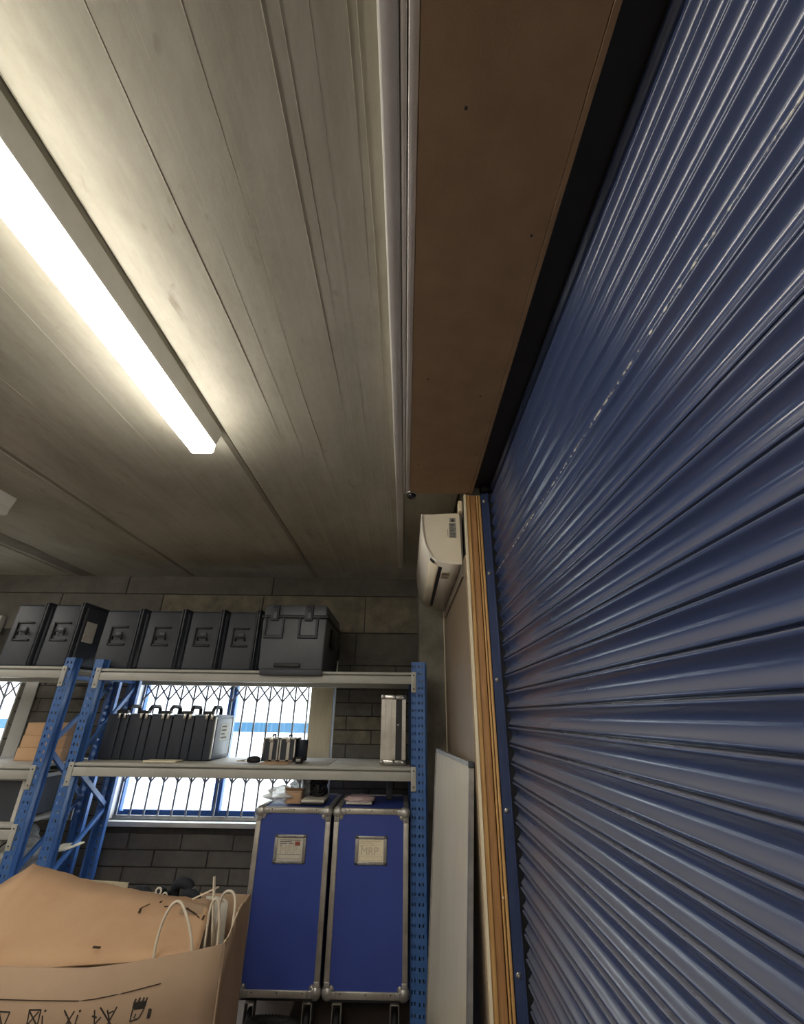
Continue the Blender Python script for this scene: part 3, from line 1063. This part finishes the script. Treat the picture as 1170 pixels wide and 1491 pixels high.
def heap_mesh(c, r, seed, squash=(1, 1, 1), sub=3, amp=.35):
    rnd = random.Random(seed)
    bm = bmesh.new()
    bmesh.ops.create_icosphere(bm, subdivisions=sub, radius=1.0)
    ks = [(Vector((rnd.uniform(-1, 1), rnd.uniform(-1, 1), rnd.uniform(-1, 1))).normalized(), rnd.uniform(2, 7), rnd.uniform(0, 6)) for _ in range(9)]
    for v in bm.verts:
        d = v.co.normalized()
        a = 1 + amp*sum(math.sin(k[1]*d.dot(k[0])*2+k[2]) for k in ks)/5
        q = d*a*r
        v.co = Vector((c[0]+q.x*squash[0], c[1]+q.y*squash[1], c[2]+max(q.z*squash[2], -r*squash[2]*.75)))
    return bm


# mouse like adapter and plug
ad = thing('power_adapter', 'black power adapter with its cable left of the small cases', 'adapter', (-1.09, 3.62, 1.372))
MB().frombm(heap_mesh((-1.085, 3.62, 1.392), .03, 3, (1.7, 1.0, .85), 3, .12), True).build('body', M['rubber'], ad)
cp = [(-1.135, 3.62, 1.38)] + [(-1.165+.03*math.cos(a), 3.60+.05*math.sin(a), 1.378+.003*k) for k, a in enumerate([.5, 1.4, 2.4, 3.4, 4.4, 5.4, 6.3])]
MB().tube(cp, .004, 8).build('cable', M['cable_white'], ad)
pg = thing('plug_adapter', 'small black plug adapter right of the small cases', 'plug', (-.755, 3.63, 1.372))
MB().bbox(-.785, -.735, 3.61, 3.66, 1.371, 1.415, .007).build('body', M['rubber'], pg)
MB().tube([(-.79, 3.625, 1.40), (-.805, 3.615, 1.402)], .011, 10).build('barrel', M['black'], pg)
MB().bbox(-.777, -.745, 3.604, 3.612, 1.385, 1.403, .002).build('socket_face', M['galv'], pg)
tag(MB().bbox(-1.03, -.83, 3.565, 3.74, 1.3705, 1.3755, .002).build('card_sheet', M['card']), 'brown card sheet lying beneath the small cases', 'card')

# tall aluminium flight case at the right end of the shelf
af = thing('aluminium_case', 'tall narrow silver case with a black stripe at the right end of the shelf', 'case', (-.08, 3.8, 1.372))
x0, x1, y0, y1, z0, z1 = -.178, .012, 3.60, 4.00, 1.374, 1.838
MB().box(x0+.004, x1-.004, y0+.004, y1, z0+.004, z1-.004).build('body', M['alu'], af)
MB().box(x0+.006, x0+.036, y0-.002, y0+.01, z0+.02, z1-.02).box(x0+.040, x0+.078, y0-.004, y0+.01, z0+.02, z1-.02).box(x0+.081, x0+.112, y0-.001, y0+.01, z0+.02, z1-.02).build('front_ribs', M['alu'], af)
MB().box(x0+.112, x0+.158, y0+.001, y0+.01, z0+.02, z1-.02).build('black_stripe', M['black'], af)
MB().box(x0+.158, x1-.006, y0-.004, y0+.01, z0+.02, z1-.02).build('side_rail', M['alu'], af)
ee = MB()
ee.bbox(x0, x1, y0-.008, y0+.06, z0, z0+.035, .008).bbox(x0, x1, y0-.008, y0+.06, z1-.035, z1, .008)
ee.build('corner_edging', M['chrome'], af)
for zz in (z0, z1):
    for xx in (x0+.02, x0+.10, x1-.02):
        MB().lathe((xx, y0-.008, zz+(.018 if zz == z0 else -.018)), (0, -1, 0), [(.013, 0), (.010, .005), (0, .008)], 12).build('corner_cap', M['chrome'], af)
for zz, r in ((1.690, .006), (1.632, .0105)):
    MB().lathe((x0+.132, y0+.001, zz), (0, -1, 0), [(r, 0), (r*.8, .004), (0, .005)], 14).build('lock_stud', M['chrome'], af)

# brown cartons behind the left uprights
for k, (zz, h, lab) in enumerate([(1.346, .088, 'lowest of three flat brown cartons behind the blue uprights'), (1.4345, .082, 'middle one of three flat brown cartons behind the blue uprights'), (1.517, .09, 'topmost of three flat brown cartons behind the blue uprights')]):
    dx = (.0, .012, .02)[k]
    c = thing('carton', lab, 'box', (-2.76, 3.95, zz), 'stacked flat cartons')
    MB().bbox(-2.965+dx, -2.615, 3.80, 4.08, zz, zz+h, .003).build('carton_body', M['card'], c)
    MB().box(-2.80, -2.76, 3.799, 4.081, zz+.002, zz+h+.0006).build('tape', M['card_torn'], c)

# ------------------------------------------------------------------ two blue flight cases with casters
def flight_case(x0, x1, lab, print_red):
    y0, y1, z0, z1 = 3.45, 4.05, .215, 1.135
    t = thing('flight_case', lab, 'flight case', ((x0+x1)/2, 3.75, 0), 'blue flight cases under the shelf')
    MB().box(x0+.008, x1-.008, y0+.006, y1-.006, z0+.006, z1-.006).build('panel', M['blue_panel'], t)
    e = .033
    for (a, b) in ((x0, x0+e), (x1-e, x1)):
        MB().bbox(a, b, y0, y0+e, z0+.035, z1-.035, .003).build('edge_profile', M['alu'], t)
        MB().bbox(a, b, y1-e, y1, z0+.035, z1-.035, .003).build('edge_profile', M['alu'], t)
        MB().bbox(a, b, y0+e, y1-e, z1-e, z1, .003).build('edge_profile', M['alu'], t)
    for (a, b) in ((z0, z0+e*1.05), (z1-e, z1)):
        pr = MB().bbox(x0+.04, x1-.04, y0, y0+e, a, b, .003).build('edge_profile', M['alu'], t)
        for fx in (.2, .5, .8):
            MB().lathe((x0+(x1-x0)*fx, y0, (a+b)/2+.006), (0, -1, 0), [(.004, 0), (.003, .0015), (0, .002)], 8).build('rivet', M['ink'], pr)
        MB().bbox(x0+.04, x1-.04, y1-e, y1, a, b, .003).build('edge_profile', M['alu'], t)
    for xx, sx in ((x0, 1), (x1, -1)):
        for zz, sz in ((z0, 1), (z1, -1)):
            c = MB()
            c.lathe((xx+sx*.024, y0+.020, zz+sz*.024), (0, -1, 0), [(.036, 0), (.034, .016), (.024, .026), (.010, .031), (0, .032)], 14)
            cn = c.build('ball_corner', M['galv'], t)
            MB().bbox(min(xx+sx*.03, xx+sx*.075), max(xx+sx*.03, xx+sx*.075), y0-.004, y0+.01, min(zz+sz*.004, zz+sz*.036), max(zz+sz*.004, zz+sz*.036), .003).build('corner_leaf', M['galv'], cn)
            MB().bbox(min(xx+sx*.004, xx+sx*.036), max(xx+sx*.004, xx+sx*.036), y0-.004, y0+.01, min(zz+sz*.03, zz+sz*.075), max(zz+sz*.03, zz+sz*.075), .003).build('corner_leaf', M['galv'], cn)
            MB().bbox(min(xx+sx*.03, xx+sx*.06), max(xx+sx*.03, xx+sx*.06), y0-.003, y0+.01, min(zz+sz*.03, zz+sz*.06), max(zz+sz*.03, zz+sz*.06), .012).build('corner_leaf', M['galv'], cn)
    # label dish
    cx = (x0+x1)/2 + (-.005 if print_red else .004)
    w, h, zc = .102, .076, .912
    d = MB()
    d.bbox(cx-w, cx-w+.022, y0-.003, y0+.01, zc-h, zc+h, .003).bbox(cx+w-.022, cx+w, y0-.003, y0+.01, zc-h, zc+h, .003)
    d.bbox(cx-w, cx+w, y0-.003, y0+.01, zc+h-.018, zc+h, .003).bbox(cx-w, cx+w, y0-.003, y0+.01, zc-h, zc-h+.018, .003)
    dish = d.build('label_dish', M['galv'], t)
    lbm = MB().box(cx-w+.020, cx+w-.020, y0+.001, y0+.0045, zc-h+.016, zc+h-.016)
    lb_ = lbm.build('paper_label', M['paper_grey'] if print_red else M['paper'], dish)
    for px in (-1, -.33, .33, 1):
        for pz in (-1, 1):
            MB().lathe((cx+px*(w-.010), y0-.003, zc+pz*(h-.009)), (0, -1, 0), [(.004, 0), (.003, .0015), (0, .002)], 8).build('rivet', M['chrome'], dish)
    # the faint lettering and ruled lines on the paper, as one print
    pm = MB()
    yy0, yy1 = y0+.0002, y0+.0009
    pm.box(cx-.07, cx+.07, yy0, yy1, zc+.046, zc+.0485)
    pm.box(cx-.068, cx+.01, yy0, yy1, zc+.036, zc+.0395)
    pm.box(cx-.068, cx-.02, yy0, yy1, zc+.026, zc+.029)
    pm.box(cx-.01, cx+.022, yy0, yy1, zc+.026, zc+.029)
    pm.box(cx-.068, cx-.05, yy0, yy1, zc+.018, zc+.021)
    pm.box(cx-.072, cx+.072, yy0, yy1, zc-.030, zc-.0285)
    pm.box(cx-.072, cx+.072, yy0, yy1, zc-.052, zc-.0505)
    pm.box(cx-.072, cx-.0705, yy0, yy1, zc-.052, zc-.028)
    pm.box(cx+.0705, cx+.072, yy0, yy1, zc-.052, zc-.028)
    pm.build('print_lines', M['ink'] if print_red else M['print_grey'], dish)
    text_mesh('MRP', .060, M['print_grey'], 'lettering', dish, (cx-.066, y0+.0008, zc-.024), (1, 0, 0), (0, 0, 1))
    if print_red:
        MB().bbox(cx+.030, cx+.062, yy0, yy1, zc+.018, zc+.040, .0003, 1).build('red_stamp', M['print_red'], dish)
    # bottom board and casters
    MB().box(x0+.02, x1-.02, y0+.02, y1-.02, z0-.018, z0+.006).build('caster_board', M['black'], t)
    for xx in (x0+.075, x1-.075):
        for yy in (y0+.09, y1-.09):
            c = MB()
            c.bbox(xx-.045, xx+.045, yy-.045, yy+.045, z0-.026, z0-.018, .002)
            c.lathe((xx, yy, z0-.026), (0, 0, -1), [(.03, 0), (.03, .016), (.022, .02), (0, .02)], 16)
            c.bbox(xx-.028, xx-.022, yy-.02, yy+.045, .07, z0-.044, .002).bbox(xx+.022, xx+.028, yy-.02, yy+.045, .07, z0-.044, .002)
            c.bbox(xx-.028, xx+.028, yy-.024, yy+.03, z0-.052, z0-.044, .002)
            cs = c.build('caster_fork', M['galv'], t)
            MB().lathe((xx-.017, yy+.025, .064), (1, 0, 0), [(0, 0), (.050, 0), (.062, .006), (.064, .017), (.062, .028), (.050, .034), (0, .034)], 24).build('caster_wheel', M['rubber'], cs)
    return t


flight_case(-.965, -.478, 'blue flight case with metal edges, left of the pair, red stamp on its label', True)
flight_case(-.455, .032, 'blue flight case with metal edges, right of the pair beside the rack post', False)

ho = thing('ribbed_hose', 'black ribbed hose lying on the floor beneath the left blue flight case', 'hose', (-.72, 3.45, 0))
hp, hr = [], []
for i in range(160):
    a = i/159*2*math.pi*1.9
    hp.append((-.72+.13*math.cos(a), 3.43+.06*math.sin(a), .05+.075*i/159))
    hr.append(.034 if i % 2 else .027)
MB().tube(hp, hr, 10).build('hose', M['rubber'], ho)

# things lying on the flight cases
bb = tag(MB().frombm(heap_mesh((-.86, 3.62, 1.185), .075, 11, (1.25, 1.1, .62), 4, .45), True).build('plastic_bag', M['film']), 'crumpled clear plastic bag on the left blue flight case', 'bag')
ct = thing('small_carton', 'small open brown carton on top of the left flight case', 'box', (-.76, 3.62, 1.136))
cb = MB().bbox(-.815, -.705, 3.555, 3.67, 1.137, 1.215, .003).build('carton_body', M['card_out'], ct)
MB().box(-.80, -.72, 3.5535, 3.5555, 1.145, 1.20).build('front_panel', M['card'], ct)
MB().add([(-.815, 3.57, 1.215), (-.705, 3.57, 1.215), (-.700, 3.54, 1.232), (-.822, 3.54, 1.232)], [(0, 1, 2, 3)]).add([(-.815, 3.57, 1.217), (-.705, 3.57, 1.217), (-.700, 3.54, 1.234), (-.822, 3.54, 1.234)], [(0, 3, 2, 1)]).build('flap', M['card'], ct)
bn = MB()
bn.frombm(heap_mesh((-.735, 3.80, 1.20), .085, 21, (1.0, .7, .8), 3, .5), True)
tag(bn.build('bubble_wrap', M['bubble']), 'white bubble wrap bundle behind the small brown carton', 'wrap')
cbx = thing('cable_coil', 'black coiled cable bundle on a grey box on the left flight case', 'cable', (-.62, 3.70, 1.165))
mbc = MB()
for k in range(7):
    r = .052-.004*(k % 3)
    pts = [(-.615+.012*math.sin(k*2)+r*math.cos(a), 3.70+(.03+.004*k)*math.sin(a)+.004*k, 1.216+.043*math.sin(a*1.0+k*.9)+.006*(k % 2)) for a in [i*2*math.pi/20 for i in range(21)]]
    mbc.tube(pts, .009, 8)
mbc.build('coil', M['rubber'], cbx)
MB().bbox(-.63, -.60, 3.655, 3.745, 1.19, 1.245, .008).build('tie', M['black'], cbx)
gb = thing('flat_box', 'flat pale grey box under the black cable coil', 'box', (-.62, 3.62, 1.136))
MB().bbox(-.70, -.545, 3.54, 3.80, 1.137, 1.150, .002).build('tray', M['black'], gb)
MB().bbox(-.70, -.545, 3.54, 3.80, 1.150, 1.165, .002).build('lid', M['paper_grey'], gb)
pk = thing('plastic_parcel', 'flat pale pink plastic wrapped parcel on the right flight case', 'parcel', (-.31, 3.6, 1.136))
MB().frombm(heap_mesh((-.31, 3.66, 1.160), .11, 31, (1.0, .75, .24), 3, .16), True).build('wrapping', M['pink'], pk)
MB().bbox(-.40, -.22, 3.58, 3.72, 1.1365, 1.15, .004).build('booklet', M['paper_grey'], pk)
tag(MB().bbox(-.13, -.085, 3.78, 3.83, 1.137, 1.265, .006).build('grey_bottle_box', M['case_black']), 'small dark upright box in the shadow on the right flight case', 'box')

# ------------------------------------------------------------------ whiteboard leaning on the right wall
def quad_panel(name, pts, th, m, parent=None, loc=None):
    a, b, c, d = [Vector(p) for p in pts]
    nrm = (b-a).cross(d-a).normalized()*th
    return MB().add([a, b, c, d, a+nrm, b+nrm, c+nrm, d+nrm], [(0, 1, 2, 3), (7, 6, 5, 4), (0, 4, 5, 1), (1, 5, 6, 2), (2, 6, 7, 3), (3, 7, 4, 0)]).build(name, m, parent, loc)


wbt = thing('whiteboard', 'large whiteboard with a metal frame leaning on the wall by the timber jamb', 'whiteboard', (.24, 2.85, 0))
A, B = Vector((.314, 2.37, 1.492)), Vector((.218, 3.30, 1.492))         # top near, top far
Cc, D = Vector((.128, 3.30, .012)), Vector((.224, 2.37, .012))
u = (B-A).normalized()
v = (D-A).normalized()
nn = u.cross(v).normalized()
if nn.x > 0:
    nn = -nn
wbs = MB()
Pf = [A, B, Cc, D]
wbs.add([p + nn*.004 for p in Pf] + [p - nn*.010 for p in Pf], [(0, 1, 2, 3), (7, 6, 5, 4), (0, 4, 5, 1), (1, 5, 6, 2), (2, 6, 7, 3), (3, 7, 4, 0)])
wbs.build('panel', M['whiteboard'], wbt)
for p, q in ((A, B), (B, Cc), (Cc, D), (D, A)):
    MB().bar(p, q, .020, .022, nn).build('frame_rail', M['galv'], wbt)
for p in (A, B):
    MB().bbox(p.x-.014, p.x+.014, p.y-.014, p.y+.014, p.z-.014, p.z+.014, .004).build('corner_cap', M['case_black'], wbt)

# ------------------------------------------------------------------ big cardboard box in front
cb = thing('cardboard_box', 'big open brown cardboard box at lower left with printed handling symbols', 'box', (-1.4, 2.5, 0))
FR = [(-2.35, 2.22, .845), (-1.90, 2.155, .848), (-1.46, 2.13, .851), (-1.30, 2.128, .851), (-1.14, 2.13, .852), (-1.02, 2.165, .853), (-.90, 2.222, .853), (-.79, 2.285, .853), (-.721, 2.33, .853)]


def front_y(x):
    for (a, b) in zip(FR[:-1], FR[1:]):
        if a[0] <= x <= b[0]:
            k = (x-a[0])/(b[0]-a[0])
            return a[1]+k*(b[1]-a[1])
    return FR[-1][1]


def sheet(top, bottom, th, nrm):
    """panel between two polylines with thickness along nrm"""
    n = len(top)
    nv = Vector(nrm)
    rows_ = 5
    P, F, nmain = [], [], 0
    for j in range(rows_+1):
        for i in range(n):
            P.append(Vector(top[i]).lerp(Vector(bottom[i]), j/rows_))
    m = len(P)
    P += [p+nv*th for p in P]
    for j in range(rows_):
        for i in range(n-1):
            a = j*n+i
            F.append((a, a+1, a+n+1, a+n))
            F.append((m+a, m+a+n, m+a+n+1, m+a+1))
    nmain = len(F)
    for i in range(n-1):
        F.append((i, m+i, m+i+1, i+1))
        b = rows_*n
        F.append((b+i, b+i+1, m+b+i+1, m+b+i))
    for j in range(rows_):
        a = j*n
        F.append((a, a+n, m+a+n, m+a))
        a = j*n+n-1
        F.append((a, m+a, m+a+n, a+n))
    r = MB().add(P, F, False)
    r.sm = [i < nmain for i in range(len(F))]
    return r


sheet(FR, [(x, y+.01, .004) for x, y, z in FR], .006, (0, 1, 0)).build('front_panel', M['card_out'], cb)
crease = MB()
xs = [-2.2+.05*i for i in range(27)]
cr = [(x, front_y(x)-.0006+.0009, .766+max(0, x+1.1)*.06) for x in xs if x < -.85]
crease.tube(cr, .0016, 6)
crease.build('crease', M['groove'], cb)
RT = [(-.718, 2.334, .853), (-.722, 2.40, .848), (-.735, 2.48, .858), (-.748, 2.56, .862), (-.760, 2.64, .868), (-.776, 2.74, .858), (-.785, 2.82, .846), (-.795, 2.92, .835)]
jit = random.Random(5)
RT2 = []
for a, b in zip(RT[:-1], RT[1:]):
    for k in range(3):
        p = Vector(a).lerp(Vector(b), k/3)
        RT2.append((p.x, p.y, p.z+jit.uniform(-.005, .005)))
RT2.append(RT[-1])
sheet(RT2, [(x+.01, y, .004) for x, y, z in RT2], .006, (-1, 0, 0)).build('side_panel', M['card_out'], cb)
tn = MB().tube([(x-.003, y, z+.0005) for x, y, z in RT2], [.004+jit.uniform(-.0012, .002) for _ in RT2], 6)
tn.build('torn_edge', M['card_torn'], cb)
BK = [(-2.45, 2.80, .86), (-2.0, 2.85, .855), (-1.5, 2.88, .85), (-1.12, 2.905, .845), (-.98, 2.915, .842), (-.795, 2.925, .835)]
sheet(BK, [(x, y, .004) for x, y, z in BK], .006, (0, -1, 0)).build('back_panel', M['card_out'], cb)
sheet([(-2.35, 2.22, .845), (-2.45, 2.80, .86)], [(-2.35, 2.22, .004), (-2.45, 2.80, .004)], .006, (1, 0, 0)).build('side_panel', M['card_out'], cb)
MB().add([(-2.35, 2.23, .006), (-1.46, 2.14, .006), (-1.14, 2.14, .006), (-.715, 2.34, .006), (-.80, 2.92, .006), (-2.45, 2.80, .006)], [(0, 1, 2, 3, 4, 5)]).build('bottom_panel', M['card'], cb)
# long flap folded in from the back, sloping down towards the front rim
FT = [(-2.35, 2.76, .86), (-2.016, 2.76, .905), (-1.875, 2.76, .991), (-1.79, 2.76, .975), (-1.70, 2.76, .962), (-1.572, 2.76, .934), (-1.43, 2.76, .912), (-1.30, 2.76, .893), (-1.16, 2.76, .876), (-1.03, 2.76, .862), (-.935, 2.76, .857)]
FT2 = []
for a, b in zip(FT[:-1], FT[1:]):
    for k in range(3):
        p = Vector(a).lerp(Vector(b), k/3)
        FT2.append((p.x, p.y+.012*math.sin(p.x*5), p.z+jit.uniform(-.003, .003)))
FT2.append(FT[-1])
FB = []
for (x, y, z) in FT2:
    k = (x+2.35)/(2.35-.935)
    FB.append((-2.30 + k*1.46, 2.27+.11*k*k, .775+.012*math.sin(x*4)))
fl = sheet(FT2, FB, .005, (0, .5, -.85)).build('folded_flap', M['card'], cb)
# stain marks and scuffs on the flap
fn = Vector((.12, -.35, .93)).normalized()
for (p, q, w) in [((-1.212, 2.60, .854), (-1.222, 2.63, .860), .010), ((-1.222, 2.63, .860), (-1.200, 2.667, .865), .005), ((-1.165, 2.691, .866), (-1.155, 2.689, .866), .012), ((-1.128, 2.663, .857), (-1.112, 2.668, .857), .008),
                  ((-1.092, 2.713, .863), (-1.088, 2.695, .859), .007), ((-1.072, 2.712, .861), (-1.066, 2.69, .857), .008), ((-1.056, 2.70, .858), (-1.045, 2.68, .853), .008), ((-1.042, 2.667, .850), (-1.015, 2.672, .849), .010), ((-1.015, 2.668, .848), (-.965, 2.644, .838), .007), ((-.965, 2.644, .838), (-.940, 2.625, .831), .004),
                  ((-.926, 2.645, .834), (-.922, 2.616, .828), .008), ((-1.267, 2.374, .816), (-1.236, 2.376, .813), .010), ((-1.866, 2.67, .932), (-1.875, 2.70, .937), .008)]:
    MB().bar(Vector(p)+fn*.006, Vector(q)+fn*.006, w, .0012, fn).build('scuff_mark', M['groove'], cb)
i = len(FT2)-3
MB().add([Vector(FT2[i-2]).lerp(Vector(FB[i-2]), .12)+Vector((0, -.001, .0016)), Vector(FT2[i+1]).lerp(Vector(FB[i+1]), .10)+Vector((0, -.001, .0016)), Vector(FT2[i+1]).lerp(Vector(FB[i+1]), .30)+Vector((0, -.001, .0016)), Vector(FT2[i-2]).lerp(Vector(FB[i-2]), .32)+Vector((0, -.001, .0016))], [(0, 1, 2, 3)]).build('tape', M['card_out'], cb)

# printed handling symbols
def strokes(name, lines, w):
    mbx = MB()
    for (xa, za, xb, zb, *ww) in lines:
        ya, yb = front_y(xa)-.0004, front_y(xb)-.0004
        mbx.bar((xa, ya+.01*(.85-za)/.85, za), (xb, yb+.01*(.85-zb)/.85, zb), ww[0] if ww else w, .0014, (0, 1, 0))
    return mbx.build(name, M['ink'], cb)


def px(u, v):     # pixel on the front panel -> (x, z), measured with the camera above
    return None


def ico(cx, cz, segs, s=1.0):
    return [(cx+a*s, cz+b*s, cx+c*s, cz+d*s, *e) for (a, b, c, d, *e) in segs]


# crossed-out glass, box, person, tree and the stacking symbol
def poly_icon(lines):
    strokes('printed_symbol', lines, .0042)


poly_icon([(-1.414, .735, -1.376, .734), (-1.376, .734, -1.384, .70), (-1.414, .733, -1.385, .69), (-1.41, .70, -1.384, .70)])
poly_icon([(-1.310, .741, -1.268, .742), (-1.308, .741, -1.304, .700), (-1.268, .742, -1.268, .700), (-1.310, .741, -1.262, .695), (-1.302, .705, -1.274, .738), (-1.258, .728, -1.252, .706), (-1.254, .742, -1.25, .737, .006)])
poly_icon([(-1.182, .738, -1.140, .694), (-1.150, .740, -1.176, .694), (-1.166, .722, -1.158, .70), (-1.136, .730, -1.138, .704), (-1.134, .742, -1.130, .737, .006), (-1.186, .742, -1.174, .728)])
poly_icon([(-1.088, .737, -1.078, .695), (-1.072, .742, -1.026, .690), (-1.092, .722, -1.076, .716), (-1.048, .732, -1.034, .702), (-1.020, .738, -1.040, .692), (-1.028, .728, -1.044, .722), (-1.078, .700, -1.064, .716)])
poly_icon([(-.974, .690, -.972, .722), (-.974, .690, -.950, .693), (-.972, .722, -.936, .719), (-.950, .693, -.938, .718), (-.964, .697, -.960, .708),
           (-.974, .732, -.934, .730, .016), (-.972, .738, -.968, .749, .007), (-.960, .738, -.956, .750, .007), (-.948, .736, -.944, .748, .007), (-.938, .735, -.934, .746, .006), (-.924, .688, -.922, .714, .016)])

# contents of the box
def chaikin(pts, k=3):
    P = [Vector(p) for p in pts]
    for _ in range(k):
        Q = [P[0]]
        for a, b in zip(P[:-1], P[1:]):
            Q += [a.lerp(b, .25), a.lerp(b, .75)]
        Q.append(P[-1])
        P = Q
    return P


tb = [((-1.325, 2.80, .880), (-1.35, 2.85, .30), .024), ((-1.224, 2.80, .886), (-1.25, 2.855, .30), .018), ((-1.188, 2.795, .870), (-1.205, 2.855, .30), .016),
      ((-1.135, 2.845, .904), (-1.145, 2.84, .30), .024), ((-1.075, 2.80, .874), (-1.10, 2.85, .30), .020)]
tl = ['dark foam pipe tube at the left of the bundle in the cardboard box', 'dark foam pipe tube with a pale ring end, left of two rings', 'dark foam pipe tube with a pale ring end, right of two rings',
      'thick dark foam pipe tube curling up in the middle of the bundle', 'dark foam pipe tube at the right of the bundle in the cardboard box']
for (a, b, r), l in zip(tb, tl):
    t = thing('foam_tube', l, 'tube', b, 'foam tubes in the box')
    a, b = Vector(a), Vector(b)
    ring = 'ring' in l
    if ring:
        pts = [b, b.lerp(a, .5), a+Vector((0, .07, -.05)), a+Vector((0, .03, -.008)), a+Vector((0, -.012, -.004))]
    else:
        pts = [b, b.lerp(a, .5), a+Vector((-.05, .03, -.04)), a+Vector((-.02, .0, .0)), a+Vector((.03, .0, -.004)), a+Vector((.05, .0, -.03))]
    pts = chaikin(pts)
    MB().tube(pts, r, 14).build('foam', M['foam'], t)
    d = (pts[-1]-pts[-2]).normalized()
    MB().lathe(pts[-1], d, [(r*.98, .0), (r*.95, .002), (r*.5, .002), (r*.5, -.006), (0, -.006)], 16).build('tube_end', M['foam_end'], t)
    if ring:
        MB().lathe(pts[-1]+d*.0005, d, [(r*.5, .0), (0, .0)], 12).build('bore', M['black'], t)

tag(quad_panel('plywood_sheet', [(-1.80, 2.845, .30), (-1.46, 2.865, .30), (-1.42, 2.865, .893), (-1.80, 2.845, .915)], .006, M['ply_white']), 'pale offcut sheet standing in the box behind the flap', 'board')

def cable(pts, r, lab, m='cable_white', name='white_cable', cat='cable'):
    # smooth the path
    P = [Vector(p) for p in pts]
    for _ in range(3):
        Q = [P[0]]
        for a, b in zip(P[:-1], P[1:]):
            Q += [a.lerp(b, .25), a.lerp(b, .75)]
        Q.append(P[-1])
        P = Q
    return tag(MB().tube(P, r, 8).build(name, M[m]), lab, cat)


cable([(-.985, 2.34, .30), (-1.0, 2.35, .76), (-1.005, 2.36, .90), (-.953, 2.36, .995), (-.895, 2.36, .93), (-.84, 2.36, .80), (-.82, 2.37, .30)], .0055, 'white cable arching out of the box in front of the flap')
cable([(-.85, 2.50, .30), (-.853, 2.50, .80), (-.856, 2.5, .92), (-.834, 2.5, .955), (-.808, 2.5, .90), (-.796, 2.50, .78), (-.79, 2.5, .30)], .005, 'narrow white cable loop standing in the box near its right corner')
cable([(-.87, 2.66, .30), (-.862, 2.64, .86), (-.842, 2.61, .938), (-.79, 2.60, .945), (-.770, 2.59, .90), (-.762, 2.56, .80), (-.775, 2.5, .30)], .0055, 'white cable curving against the torn right side of the box')
tag(MB().bar((-.891, 2.60, .996), (-.785, 2.56, .40), .011, .006).build('plastic_strip', M['cable_white']), 'long thin white plastic strip leaning upright out of the box', 'strip')
tag(MB().bar((-.880, 2.64, .945), (-1.02, 2.72, .875), .011, .006).build('plastic_strip', M['cable_white']), 'short white plastic strip lying across the upright one', 'strip')
pb = thing('paper_bag', 'white paper folded package with print in the right of the box', 'bag', (-.88, 2.62, .30))
sheet([(-.985, 2.80, .862), (-.935, 2.795, .864), (-.885, 2.79, .855), (-.865, 2.78, .845)], [(-.985, 2.80, .30), (-.93, 2.80, .30), (-.87, 2.80, .30), (-.85, 2.79, .30)], .006, (0, 1, 0)).build('sheet', M['paper_grey'], pb)
MB().bar((-.965, 2.797, .85), (-.89, 2.789, .846), .008, .001, (0, 1, 0)).build('print_line', M['print_grey'], pb)

# ------------------------------------------------------------------ left bay, lower shelves
fc = thing('black_flight_case', 'black case with pale metal edges on the lower left shelf', 'case', (-2.85, 3.75, 1.005))
MB().box(-3.25, -2.655, 3.58, 4.05, 1.010, 1.255).build('panel', M['case_black'], fc)
MB().bbox(-2.672, -2.646, 3.572, 3.60, 1.006, 1.272, .003).build('edge_profile', M['white_paint'], fc)
MB().bbox(-3.25, -2.646, 3.572, 3.60, 1.246, 1.272, .003).build('edge_profile', M['white_paint'], fc)
MB().bbox(-2.672, -2.646, 3.60, 4.05, 1.246, 1.272, .003).build('edge_profile', M['white_paint'], fc)
lg = MB()
lg.bar((-2.905, 3.578, 1.06), (-2.885, 3.578, 1.165), .012, .002, (0, 1, 0)).bar((-2.885, 3.578, 1.165), (-2.825, 3.578, 1.175), .012, .002, (0, 1, 0)).bar((-2.825, 3.578, 1.175), (-2.85, 3.578, 1.06), .012, .002, (0, 1, 0))
lg.build('stencil_mark', M['white_paint'], fc)
wpt = thing('wrapped_bundle', 'bundle in clear bubble wrap on the bottom left shelf', 'bundle', (-2.72, 3.75, .60))
MB().frombm(heap_mesh((-2.75, 3.78, .755), .17, 41, (1.1, .9, 1.0), 4, .3), True).build('wrapping', M['bubble'], wpt)
ring = [(-2.63+.085*math.cos(a), 3.60-.02*math.sin(a), .80+.095*math.sin(a)) for a in [i*2*math.pi/24 for i in range(25)]]
tag(MB().tube(ring, .0055, 8).build('black_cable', M['rubber']), 'thin black cable ring lying against the bubble wrap', 'cable')
tag(quad_panel('folded_card', [(-2.46, 3.70, .80), (-2.33, 3.72, .82), (-2.29, 3.85, .835), (-2.44, 3.85, .82)], .01, M['paper']), 'cream card sheet sticking out beside the lower blue upright', 'card')

for o in list(COL.objects):
    if '_w' in o:
        del o['_w']
